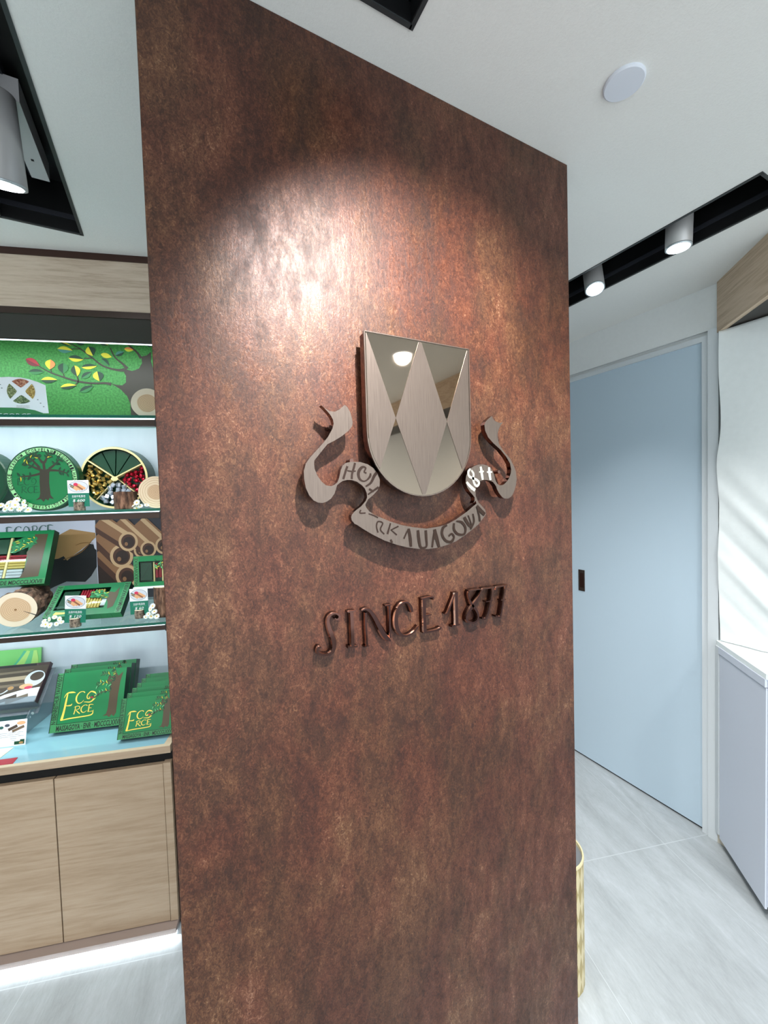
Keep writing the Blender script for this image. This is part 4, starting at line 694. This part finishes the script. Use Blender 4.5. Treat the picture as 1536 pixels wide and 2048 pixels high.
for kind, a0, a1, lbl, wd in (('gold', 148, 226, 'gold foil sweet in the left section of the open tin', 60), ('silver', 230, 316, 'silver foil sweet in the bottom section of the open tin', 46), ('red', 320, 386, 'red foil sweet in the right section of the open tin', 40)):
    proto = None; rnd = random.Random(wd+len(kind)); pts = []; tries = 0
    while tries < 6000 and len(pts) < wd:
        tries += 1; a = R(rnd.uniform(a0+3, a1-3)); r_ = .097*math.sqrt(rnd.uniform(.04, 1)); x, z = r_*math.cos(a), zc+r_*math.sin(a)
        if min(abs(math.sin(a-R(a0))), abs(math.sin(a-R(a1))))*r_ < .0065: continue
        if all((x-q[0])**2+(z-q[1])**2 >.0148**2 for q in pts): pts.append((x, z))
    for x, z in pts:
        p = (OT[0]+x, OT[1]+.020-rnd.uniform(0, .006), OT[2]+z)
        if proto is None: o_ = proto = single('wrapped_sweet', lbl, 'sweet', candy_mesh(kind, 1), p, 'D', group=kind+' foil sweets in the open tin', local=True)
        else: o_ = proto.copy(); COL.objects.link(o_); o_.location = wpos('D', p)
        o_.scale = (1.22, 1.22, 1.22); o_.rotation_euler = (rnd.uniform(-.5, .5), rnd.uniform(-1.5, 1.5) if kind != 'silver' else rnd.uniform(-.5, .9), ANG+rnd.uniform(-.5, .5))

# ---- green gift boxes
def green_carton(W_, H_, T_, seed=2):
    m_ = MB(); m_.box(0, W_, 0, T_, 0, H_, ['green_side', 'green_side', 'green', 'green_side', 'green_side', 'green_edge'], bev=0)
    y = -.0003; bl = W_*.085; bb = H_*.125
    m_.flat([(0, 0), (W_, 0), (W_, H_), (0, H_)], y, 'green', None)
    for zz in (.25, .5, .75): m_.box(W_, W_+.0003, T_*.1, T_*.9, H_*zz, H_*zz+.0012, 'green_dk')
    m_.flat([(0, 0), (bl, 0), (bl, H_), (0, H_)], y-.0002, 'green_edge'); m_.flat([(bl, 0), (W_, 0), (W_, bb), (bl, bb)], y-.0002, 'green_edge')
    m_.box(bl, bl+W_*.007, y-.0006, y-.0002, bb, H_, 'black'); m_.box(bl, W_, y-.0006, y-.0002, bb, bb+W_*.006, 'black'); m_.box(0, W_*.008, y-.0006, y-.0002, 0, H_, 'black')
    m_.text('MASSAGOYA · ENR · MDCCCLXXVII', bl*1.1, bb*.12, W_*.99, bb*.86, y-.0005, 'black', bold=.02)
    m_.text('N·EBENREITHUR·YAVWI·EOT', bl*.14, bb*1.1, bl*.88, H_*.985, y-.0005, 'black', rot=1, bold=.02)
    # trunk with one leafy bough reaching left
    tx = W_*.85; tw = W_*.062
    m_.flat([(tx-tw*1.5, H_*.88), (tx-tw*1.9, H_*.80), (tx-tw*1.1, H_*.72), (tx-tw, H_*.5), (tx-tw*1.05, H_*.3), (tx-tw*1.3, H_*.22), (tx-tw*2.1, H_*.185), (tx-tw*1.1, H_*.19), (tx-tw*.5, H_*.155), (tx, H_*.2), (tx+tw*.5, H_*.16), (tx+tw*1.0, H_*.22), (tx+tw, H_*.5), (tx+tw*1.2, H_*.75), (tx+tw*1.7, H_*.93), (tx+tw*.6, H_*.86), (tx, H_*.93), (tx-tw*.6, H_*.86)], y-.0003, 'trunk')
    rnd = random.Random(seed)
    for pts in ([(tx-tw*.8, H_*.62), (W_*.66, H_*.60), (W_*.56, H_*.52)], [(tx-tw*.8, H_*.72), (W_*.66, H_*.78), (W_*.6, H_*.72)], [(tx-tw*.4, H_*.8), (W_*.74, H_*.92), (W_*.66, H_*.92)], [(tx, H_*.8), (W_*.84, H_*.95), (W_*.82, H_*.98)]):
        m_.stroke([(p[0], p[1], W_*(.018-.005*i)) for i, p in enumerate(pts)], y-.0004, 'trunk', sub=3)
        for i in range(6):
            t_ = i/5; a_, b_ = (pts[0], pts[1]) if t_ < .5 else (pts[1], pts[2]); q = (t_*2) % 1 if t_ < 1 else 1
            x, z = a_[0]+(b_[0]-a_[0])*q, a_[1]+(b_[1]-a_[1])*q
            for sg in (-1, 1):
                an = 180+sg*rnd.uniform(30, 75); L_ = W_*rnd.uniform(.045, .06); x1, z1 = x+L_*math.cos(R(an)), min(z+L_*math.sin(R(an)), H_*.995)
                m_.leaf(x, z, x1, z1, L_*.42, *rnd.choice([('leaf_k', 'leaf_k'), ('leaf_k', 'leaf_g'), ('leaf_y', 'leaf_k'), ('leaf_k', 'green_lt'), ('leaf_g', 'leaf_k')]), y-.0006)
    m_.leaf(W_*.56, H_*.52, W_*.51, H_*.54, W_*.03, 'leaf_r', 'leaf_r', y-.0007)
    ecorce(m_, W_*.14, H_*.19, W_*.46, H_*.46, y-.0005, 'gold')
    return m_
def stack(n, at, W_, H_, T_, ang, step, labels, group):
    proto = None
    for i in range(n):
        p = (at[0]+.001*i, at[1]+step*i, at[2])
        if proto is None: o_ = proto = single('gift_box', labels[i], 'gift box', green_carton(W_, H_, T_), p, 'D', group=group, tilt=-ang, local=True)
        else: o_ = proto.copy(); COL.objects.link(o_); o_.location = wpos('D', p); o_['label'] = labels[i]
stack(3, (-.974, 1.682, .6905), .243, .207, .039, R(22), .0435, ['front box of the three large green gift boxes on the worktop', 'middle one of the three large green gift boxes', 'rearmost of the three large green gift boxes'], 'large green gift boxes leaning on the worktop')
stack(6, (-.699, 1.574, .6905), .186, .135, .037, R(24), .0425, [s_+' of the six small green gift boxes beside the copper wall' for s_ in ('frontmost', 'second from the front', 'third from the front', 'third from the back', 'second from the back', 'rearmost')], 'small green gift boxes leaning on the worktop')

# ---- windowed boxes on the lowest shelf
def window_box(name, label, at, W_, H_, T_, win, rolls, tilt, right=True, yw=0, strip=None, leaves=1):
    """win: outline of the window on the face; rolls: list of (x0, x1, z0, z1, material, horizontal)"""
    t = thing(name, label, 'gift box', at, 'D', tilt=tilt, yaw_=yw, group='windowed boxes of wrapped rolls')
    m_ = MB(); e = .0012
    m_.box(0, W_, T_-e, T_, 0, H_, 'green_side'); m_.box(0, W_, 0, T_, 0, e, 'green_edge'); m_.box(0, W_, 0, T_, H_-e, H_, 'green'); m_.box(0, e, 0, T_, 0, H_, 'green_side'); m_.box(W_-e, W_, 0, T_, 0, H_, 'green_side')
    for i in range(7): m_.box(W_, W_+.0003, T_*.1, T_*.9, H_*(i/7)+.002, H_*(i/7)+.003, 'green_dk'); m_.box(W_*i/7+.002, W_*i/7+.003, T_*.1, T_*.9, -.0003, 0, 'green_dk')
    m_.build('carton', t)
    x0, x1, z0, z1 = win; m_ = MB(); y = -.0004
    for q in ((0, x0, 0, H_), (x1, W_, 0, H_), (x0, x1, 0, z0), (x0, x1, z1, H_)): m_.box(q[0], q[1], y, 0, q[2], q[3], 'green')
    bd = .022
    if strip in ('bottom', 'both'): m_.flat([(0, 0), (W_, 0), (W_, bd), (0, bd)], y-.0003, 'green_edge'); m_.text('MASSAGOYA · FONDE MDCCCLXXVII', W_*.02, bd*.12, W_*.97, bd*.85, y-.0006, 'black', bold=.02)
    if strip in ('sides',):
        for a in (0, W_-bd): m_.flat([(a, 0), (a+bd, 0), (a+bd, H_), (a, H_)], y-.0003, 'green_edge'); m_.text('HENMVWVAXWX·E', a+bd*.15, H_*.03, a+bd*.85, H_*.97, y-.0006, 'black', rot=1, bold=.02)
    if strip == 'left': m_.flat([(0, 0), (bd*.8, 0), (bd*.8, H_), (0, H_)], y-.0003, 'green_edge'); m_.text('MVAXWVIIXE', bd*.12, H_*.04, bd*.7, H_*.96, y-.0006, 'black', rot=1)
    m_.build('printed_front', t)
    m_ = MB(); m_.flat([(x0, z0), (x1, z0), (x1, z1), (x0, z1)], -.0001, 'window_film'); m_.build('window', t)
    for a, b, c, d, mt_, hor in rolls:
        m_ = MB(); r = (d-c)/2 if hor else (b-a)/2
        if r > .012 or mt_ in ('green_dk', 'cream', 'silver_p'): m_.box(a, b, .003, .012, c, d, mt_, bev=.001)
        elif hor: m_.tube((a, .004+r, (c+d)/2), (b, .004+r, (c+d)/2), r, mt_)
        else: m_.tube(((a+b)/2, .004+r, c), ((a+b)/2, .004+r, d), r, mt_)
        m_.build('divider' if mt_ == 'cream' else 'packet' if mt_ in ('green_dk', 'silver_p') else 'wrapped_roll', t)
    return t
# box leaning on top of the log
W_, H_ = .30, .215
rl = [(.03, .15, .125, .185, 'green_dk', 1), (.152, .160, .03, .19, 'cream', 0)]
for k in range(2): rl += [(.035, .15, .098+.012*k, .109+.012*k, 'red', 1), (.162, .222, .098+.012*k, .109+.012*k, 'red', 1)]
for k in range(3): rl += [(.035, .15, .066+.0105*k, .076+.0105*k, 'stick_gold', 1), (.162, .222, .066+.0105*k, .076+.0105*k, 'stick_gold', 1)]
for k in range(3): rl += [(.035, .15, .030+.0115*k, .040+.0115*k, 'silver_p', 1), (.162, .215, .030+.0115*k, .040+.0115*k, 'silver_p', 1)]
bA = window_box('window_box', 'large windowed green box leaning on top of the log', (-1.294, 1.745, 1.2405), W_, H_, .034, (.02, .222, .026, .19), rl, -R(23), strip='bottom')
m_ = MB(); m_.flat([(.212, .026), (.222, .05), (.226, .10), (.218, .128), (.235, .15), (.235, .20), (.28, .20), (.275, .03)], -.0009, 'trunk')
rnd = random.Random(5)
for (lx, lz) in [(.175+.012*i, .135+.016*j+.006*i) for i in range(6) for j in range(3)]:
    if lz < .188: a = rnd.uniform(0, 360); m_.ell(lx, lz, .012, .009, -.0011-.0001*rnd.random(), None, 'green'); m_.leaf(lx, lz, lx+.017*math.cos(R(a)), lz+.010*math.sin(R(a)), .007, *rnd.choice([('leaf_k', 'leaf_y'), ('leaf_g', 'leaf_k'), ('green_lt', 'leaf_k')]), -.0016)
m_.build('tree_print', bA)
# box lying back beside it
rl = [(.03, .085, .035, .115, 'green_dk', 1)] + [(.088+.009*k, .096+.009*k, .084, .118, 'red', 0) for k in range(5)] + [(.135+.009*k, .143+.009*k, .09, .118, 'stick_gold', 0) for k in range(4)] + [(.10+.010*k, .109+.010*k, .034, .080, 'stick_gold', 0) for k in range(7)] + [(.172, .19, .04, .08, 'silver_p', 0)]
bB = window_box('window_box', 'flat-lying windowed green box behind the $ 120 card', (-.954, 1.652, 1.131), .256, .142, .030, (.024, .19, .028, .122), rl, -R(49), strip='sides')
m_ = MB(); m_.flat([(.205, .02), (.198, .05), (.180, .085), (.19, .10), (.21, .095), (.222, .12), (.225, .08), (.222, .03)], -.0009, 'trunk'); rnd = random.Random(8)
for i in range(20): lx, lz = rnd.uniform(.135, .185), rnd.uniform(.075, .105); a = rnd.uniform(0, 360); m_.ell(lx, lz, .010, .007, -.0010-.0001*rnd.random(), None, 'green'); m_.leaf(lx, lz, lx+.015*math.cos(R(a)), lz+.009*math.sin(R(a)), .007, *rnd.choice([('leaf_k', 'leaf_y'), ('green_lt', 'leaf_g'), ('leaf_g', 'leaf_k')]), -.0016)
m_.flat([(.03, .008), (.035, .02), (.06, .017), (.10, .02), (.10, .012), (.06, .01)], -.0010, 'gold')
m_.flat([(0, .114), (0, .142), (.256, .142), (.256, .134), (.02, .134)], -.0002, 'green_edge'); m_.build('tree_print', bB)
# box standing on the tall log
rl = [(.022, .062, .022, .088, 'green_dk', 1), (.066, .071, .015, .09, 'cream', 0), (.073, .083, .03, .085, 'red', 0), (.084, .094, .03, .085, 'red', 0), (.096, .101, .015, .09, 'cream', 0)]
bC = window_box('window_box', 'small windowed green box standing on the tall bark log', (-.648, 1.655, 1.2215), .135, .113, .022, (.018, .112, .016, .094), rl, -R(3), strip='left')
m_ = MB(); m_.stroke([(.026, .028, .0012), (.058, .084, .0012)], .0015, 'black', sub=1); m_.build('wrapping_seam', bC)
m_ = MB(); rnd = random.Random(11)
for i in range(14): lx, lz = rnd.uniform(.072, .10), rnd.uniform(.068, .098); a = rnd.uniform(0, 360); m_.leaf(lx, lz, lx+.014*math.cos(R(a)), lz+.012*math.sin(R(a)), .006, *rnd.choice([('leaf_k', 'leaf_g'), ('leaf_g', 'green_lt'), ('leaf_y', 'leaf_k')]), -.0012-.0002*rnd.random())
m_.build('tree_print', bC)
m_ = MB(); m_.box(0, .135, -.012, .01, 0, .006, 'white'); single('card_tray', 'thin white ledge under the small windowed box', 'tray', m_, (-.648, 1.655, 1.2150), 'D', local=True)

# ---- posters behind the lowest shelf
yp = 1.985
def poster(name, label, polys, texts=None, extra=None, at=None):
    m_ = MB()
    for i, (pl, mt_) in enumerate(polys):
        if i == 0: m_.prism(pl, yp-.0005, yp+.0045, mt_)
        else: m_.flat(pl, yp-.0005-.0004*i, mt_)
    if extra: extra(m_)
    return single(name, label, 'poster', m_, at, 'D')
us = -.9195; PT = 1.469; PB = 1.11
cl = lambda pl, a, b: [(min(max(p[0], a), b), min(max(p[1], PB), PT)) for p in pl]
def extra_left(m_):
    for ch, x in zip('ECORCE', (-1.262, -1.231, -1.202, -1.168, -1.138, -1.108)): glyph(m_, ch, x, 1.404+.02*(x+1.262), .029, .047, yp-.003, 'teal', wk=1.1)
    m_.stroke([(-1.0, 1.36, .002), (-.97, 1.37, .003), (-.93, 1.366, .002)], yp-.0032, 'kraft_dk'); m_.stroke([(-1.05, 1.30, .004), (-.98, 1.33, .004), (-.93, 1.385, .002)], yp-.0032, 'kraft_dk')
poster('photo_poster', 'pale poster with teal lettering and a tan folded cloth, lowest shelf', [([(UL, PB), (us-.0006, PB), (us-.0006, PT), (UL, PT)], 'poster_white'), (cl(POSTER['grey'], -2, us-.001), 'poster_grey'), (cl(POSTER['black'], -2, us-.001), 'char'), (cl(POSTER['tan'], -2, us-.001), 'kraft')], extra=extra_left, at=(-1.3, yp, PB))
def extra_right(m_):
    m_.flat(cl(POSTER['brown'], us+.001, UE), yp-.0012, 'poster_brown')
    for i, (ax, az, bx, bz, w) in enumerate(POSTER_ROLLS[::-1]):
        ax2, az2 = max(ax, us+.012), az; y0 = yp-.0016-.0009*i; dx, dz = bx-ax2, bz-az2; d = math.hypot(dx, dz); nx, nz = -dz/d*w, dx/d*w
        bx = min(bx, UE-.01)
        def band(f0, f1, mt_, yy):
            pl = [(ax2+nx*f0, az2+nz*f0), (bx+nx*f0, bz+nz*f0), (bx+nx*f1, bz+nz*f1), (ax2+nx*f1, az2+nz*f1)]
            m_.flat(clip(pl, [(us+.001, PB), (UE+.002, PB), (UE+.002, PT), (us+.001, PT)]), yy, mt_)
        band(-1, 1, 'cin', y0); band(.35, .8, 'cin_lt', y0-.0002); band(-1, -.55, 'cin_dk', y0-.0002)
        if bx < UE-.02:
            m_.ell(bx, bz, w*.92, w*1.02, y0-.0003, None, 'cin_lt'); m_.ell(bx, bz, w*.68, w*.76, y0-.0005, None, 'cin_dk'); m_.ell(bx+w*.05, bz-.003, w*.52, w*.56, y0-.0007, None, 'poster_brown'); m_.ell(bx-w*.2, bz-w*.25, w*.16, w*.2, y0-.0008, None, 'cin')
poster('photo_poster', 'dark poster of rolled cinnamon-brown wafers next to the copper wall', [([(us, PB), (UE+.003, PB), (UE+.003, PT), (us, PT)], 'poster_dark')], extra=extra_right, at=(-.72, yp, PB))

# ---- worktop items: acrylic stand, brown box, flyer, cards
at = (-1.078, 1.79, .675); st = thing('acrylic_stand', 'clear acrylic easel holding the brown photo box', 'display stand', at, 'D')
an = R(44); m_ = MB(); T = Matrix.Translation((0, 0, .088)) @ Matrix.Rotation(-an, 4, 'X')
m_.box(-.24, .012, .022, .025, -.03, .15, 'acrylic', T); m_.box(-.24, .012, -.03, .024, -.0045, -.0015, 'acrylic', T); m_.box(-.24, .012, -.032, -.029, -.0045, .018, 'acrylic', T); m_.build('easel_plate', st)
for x in (-.235, .0):
    m_ = MB(); P = [(-.03, .078), (.016, .062), (.10, .15), (.15, .15), (.13, .0), (-.05, .0), (-.085, .03)]
    m_.add([(x+dx, p[0], p[1]) for dx in (0, .003) for p in P], [list(range(7))[::-1], list(range(7, 14))] + [[i, (i+1) % 7, 7+(i+1) % 7, 7+i] for i in range(7)], 'acrylic'); m_.build('side_support', st)
for z, x in ((.065, .008), (.052, -.004)):
    m_ = MB(); m_.tube((x, -.03, z), (x+.006, -.036, z), .004, 'lamp_rim', n=10); m_.build('screw', st)
W_, H_ = .225, .165
m_ = MB(); m_.box(-W_, 0, 0, .02, 0, H_, 'plum', bev=.0006)
y = -.0004; m_.flat([(-W_+.002, .003), (-.003, .003), (-.003, H_-.012), (-W_+.002, H_-.012)], y, 'photo_brown')
for i, (z0, z1, c) in enumerate(((.125, .138, 'photo_mid'), (.095, .115, 'photo_tan'), (.07, .085, 'photo_mid'))): m_.flat([(-W_+.002, z0), (-.06, z0+.004), (-.05, z1), (-W_+.002, z1-.004)], y-.0002, c)
m_.flat([(-.165, .004), (-.003, .004), (-.003, .062), (-.06, .058), (-.12, .044), (-.16, .026)], y-.0003, 'white')
m_.ell(-.035, .10, .035, .032, y-.0004, None, 'plate'); m_.ell(-.03, .108, .024, .018, y-.0006, None, 'photo_brown'); m_.ell(-.055, .07, .024, .010, y-.0006, None, 'roll_tan'); m_.ell(-.045, .064, .014, .006, y-.0008, None, 'berry')
m_.stroke([(-.13, .018, .014), (-.075, .036, .014)], y-.0005, 'photo_brown', sub=1); m_.stroke([(-.105, .012, .016), (-.035, .034, .014)], y-.0007, 'photo_mid', sub=1); m_.stroke([(-.155, .045, .003), (-.13, .05, .004), (-.115, .062, .006)], y-.0005, 'plate')
m_.ell(-.108, .068, .013, .009, y-.0006, None, 'plate_edge'); m_.ell(-.108, .068, .011, .0075, y-.0008, None, 'kraft')
m_.box(-.185, -.05, y-.0002, y, H_-.010, H_-.003, 'char')
bd = single('photo_box', 'flat dark brown box with breakfast photo resting on the acrylic easel', 'box', m_, (-1.078, 1.79, .7655), 'D', tilt=-an, local=True)
m_ = MB(); W_, H_ = .10, .088; m_.box(-W_, 0, 0, .0008, 0, H_, 'white'); y = -.0003
m_.stroke([(-.058, .056, .010), (-.03, .068, .010)], y, 'photo_brown', sub=1); m_.stroke([(-.045, .050, .009), (-.008, .064, .009)], y-.0002, 'photo_mid', sub=1); m_.ell(-.018, .076, .014, .006, y-.0003, None, 'roll_tan'); m_.ell(-.062, .072, .008, .005, y-.0003, None, 'plate_edge'); m_.ell(-.08, .066, .007, .005, y-.0003, None, 'teal')
for k, (a, b) in enumerate(((-.09, -.01), (-.09, -.02), (-.085, -.008), (-.05, -.03), (-.045, -.032))): m_.text('vwnvwu nvwun vwnu', a, .044-.0065*k, b, .0465-.0065*k, y, 'plate_edge')
m_.flat([(-.036, .004), (-.004, .004), (-.004, .02), (-.018, .02), (-.018, .015), (-.036, .015)], y, 'green_side'); m_.ell(-.014, .009, .007, .004, y-.0003, None, 'kraft')
single('leaflet', 'small white leaflet with photo and text below the acrylic easel', 'leaflet', m_, (-1.032, 1.652, .6757), 'D', tilt=-R(12), local=True)
m_ = MB(); m_.box(-.2, 0, 0, .004, 0, .255, 'poster_green'); y = -.0003
for i, (a, b, c) in enumerate(((.2, .02, 'poster_teal'), (.15, .04, 'poster_green2'), (.10, .03, 'green_lt'), (.05, .028, 'poster_green2'))): m_.stroke([(-a, .05, .02), (-a*.8, .12, b), (-a*.45, .19, b), (-a*.25-.01, .245, .012)], y-.0002*i, c)
single('green_poster', 'small light green leaf-print poster behind the brown box', 'poster', m_, (-1.150, 1.93, .6757), 'D', tilt=-R(10), local=True)
m_ = MB(); m_.add([(-.2, 0, 0), (0, 0, 0), (-.006, .034, 0), (-.2, .034, 0), (-.2, 0, .0012), (0, 0, .0012), (-.006, .034, .0012), (-.2, .034, .0012)], [[0, 3, 2, 1], [4, 5, 6, 7], [0, 1, 5, 4], [1, 2, 6, 5], [2, 3, 7, 6], [3, 0, 4, 7]], 'redcard')
single('red_card', 'red card strip lying at the front edge of the worktop', 'card', m_, (-1.0, 1.537, .6754), 'D', local=True)
m_ = MB(); m_.add([(-.2, 0, 0), (0, 0, 0), (.004, .06, 0), (-.2, .07, 0), (-.2, 0, .001), (0, 0, .001), (.004, .06, .001), (-.2, .07, .001)], [[0, 3, 2, 1], [4, 5, 6, 7], [0, 1, 5, 4], [1, 2, 6, 5], [2, 3, 7, 6], [3, 0, 4, 7]], 'paper_cream')
single('cream_paper', 'cream sheet lying on the worktop behind the red card', 'paper', m_, (-1.066, 1.582, .6754), 'D', local=True)

# ================================================================== right side (frame L)
XR = 1.783                                      # the side run turns along the world Y axis here
slab('wall_side', [(2.046, 2.1, -2.9, .852, 0, CEIL)], 'wall_paint')
fo = (.2, 0, 2.17); f = thing('oak_soffit', 'oak-faced soffit at the right edge above the white curtain', 'soffit', fo, 'L')
mb = MB(); mb.box(.004, .336, 0, .018, 2.166, CEIL, 'oak_right'); mb.build('oak_board', f, fo)
TL = lambda p: tuple(wpos('W', p))
def wl(x, y, z):                                # world point into frame L
    d = Vector((x, y, 0))-L0; return (d.dot(LU), d.dot(LN), z)
mb = MB(); pts = [wl(1.785, .610, 2.17), wl(2.02, .858, 2.17), wl(2.046, .85, 2.17), wl(2.046, -2.6, 2.17), wl(1.785, -2.6, 2.17)]
mb.add([(p[0], p[1]+.003, 2.169) for p in pts], [[0, 1, 2, 3, 4]], 'soffit_bronze'); mb.build('underside', f, fo)
mb = MB(); mb.add([wl(1.785, .612, 2.166), wl(1.785, -2.6, 2.166), wl(1.785, -2.6, CEIL), wl(1.785, .612, CEIL), wl(1.803, .612, 2.166), wl(1.803, -2.6, 2.166), wl(1.803, -2.6, CEIL), wl(1.803, .612, CEIL)], [[0, 1, 2, 3], [7, 6, 5, 4], [0, 4, 5, 1]], 'oak_right'); mb.build('side_board', f, fo)
# counter cabinet
fo = (.2, 0, 0); c = thing('counter_cabinet', 'low pale grey panelled counter at the right edge', 'counter', fo, 'L')
foot = [wl(1.785, .614, 0), wl(2.016, .856, 0), wl(2.046, .85, 0), wl(2.046, -2.6, 0), wl(1.785, -2.6, 0)]
def pl(z0, z1, mt_, ins=0, name='x'):
    m_ = MB(); P = [(p[0]+(ins*.3 if i == 0 else 0), p[1]+(ins if i < 2 else 0)) for i, p in enumerate(foot)]
    m_.add([(a, b, z) for z in (z0, z1) for a, b in P], [[4, 3, 2, 1, 0], [5, 6, 7, 8, 9]] + [[(i+1) % 5, i, 5+i, 5+(i+1) % 5] for i in range(5)], mt_); return m_.build(name, c, fo)
pl(.052, .8615, 'counter_paint', .004, 'body'); pl(.8625, .882, 'counter_top', -.002, 'top'); pl(0, .052, 'toe_dark', .05, 'toe_kick')
mb = MB(); mb.box(.004, .030, -.006, .004, .052, .862, 'frame_paint'); mb.box(.030, .338, -.006, .004, .834, .862, 'counter_paint'); mb.build('face_frame', c, fo)
mb = MB(); mb.box(.0325, .338, -.003, .004, .040, .831, 'counter_paint', bev=.0008); mb.build('door', c, fo)
mb = MB(); mb.add([(.006, .002, 0), (.05, .05, 0), (.05, .05, .05), (.006, .002, .062)], [[0, 1, 2, 3]], 'toe_beige'); mb.build('toe_panel', c, fo)
# curtain hanging against the side wall
mb = MB(); nu, nz = 90, 120; vs = []
def fold(y, z):
    s = 0
    for (a, b, am, wd) in ((1.52, 1.15, .012, .035), (1.36, 1.2, -.010, .030), (1.24, 1.1, .011, .032), (1.08, 1.05, -.008, .03), (1.66, 1.3, .007, .05), (1.0, .9, .006, .03)):
        d = (z-a) - (y-.85)*b; s += am*math.exp(-(d/wd)**2)*min(1, max(.15, (.9-y)*5))
    return s + .004*pnoise(Vector((y*6, z*3, 1)))
for j in range(nz+1):
    z = .884+(2.166-.884)*j/nz
    ye = .848 - .010*math.exp(-((z-1.83)/.16)**2) + .012*math.exp(-((z-1.62)/.10)**2) - .003*math.sin(z*9) 
    for i in range(nu+1):
        y = ye - (ye+.9)*(i/nu)**1.6
        vs.append((2.016-fold(y, z)-.010*(z-.9)/1.2, y, z))
mb.add(vs, [[j*(nu+1)+i, j*(nu+1)+i+1, (j+1)*(nu+1)+i+1, (j+1)*(nu+1)+i] for j in range(nz) for i in range(nu)], 'cloth', None, True)
cu = single('curtain', 'white draped cloth curtain with diagonal creases above the counter', 'curtain', mb, (2.01, .4, .884))
sm = cu.modifiers.new('thickness', 'SOLIDIFY'); sm.thickness = .0012
# round bin behind the copper wall
BX, BY, BR_ = 1.026, .868, .083
t = thing('waste_bin', 'round gold diamond-patterned bin half hidden behind the copper wall', 'waste bin', (BX, BY, 0))
T = Matrix.Rotation(R(90), 4, 'X')
mb = MB(); n = 24; rows = 5; hb = .40
for j in range(rows):
    for i in range(n):
        z0, z1 = hb*j/rows, hb*(j+1)/rows; zm = (z0+z1)/2; a0, a1 = 2*math.pi*i/n, 2*math.pi*(i+1)/n; am = (a0+a1)/2
        P = lambda a, z: (BR_*math.cos(a), BR_*math.sin(a), z)
        mb.add([P(a0, z0), P(a1, z0), P(a1, z1), P(a0, z1), P(am, zm)], [[0, 1, 4], [1, 2, 4], [2, 3, 4], [3, 0, 4]], ['bin_gold', 'bin_cream', 'bin_gold', 'bin_cream'])
mb.add([(BR_*math.cos(2*math.pi*i/n), BR_*math.sin(2*math.pi*i/n), .001) for i in range(n)], [list(range(n))[::-1]], 'bin_gold'); mb.build('body', t)
mb = MB(); mb.lathe([(BR_-.004, -hb+.002), (BR_+.0015, -hb+.002), (BR_+.0015, -hb-.005), (BR_-.004, -hb-.005)], 'bin_cream', T @ Matrix.Scale(1, 4), 40, cap=False); 
mb2 = MB(); vs = []
for (r_, z) in ((BR_, hb-.004), (BR_+.0012, hb), (BR_, hb+.005), (BR_-.004, hb+.005), (BR_-.006, hb-.006)):
    for i in range(40): vs.append((r_*math.cos(2*math.pi*i/40), r_*math.sin(2*math.pi*i/40), z))
mb2.add(vs, [[l*40+i, l*40+(i+1) % 40, (l+1)*40+(i+1) % 40, (l+1)*40+i] for l in range(4) for i in range(40)], 'bin_cream'); mb2.build('rim', t)
mb = MB(); mb.add([((BR_-.005)*math.cos(2*math.pi*i/40), (BR_-.005)*math.sin(2*math.pi*i/40), hb-.004) for i in range(40)], [list(range(40))], 'bin_rim'); mb.build('lid', t)
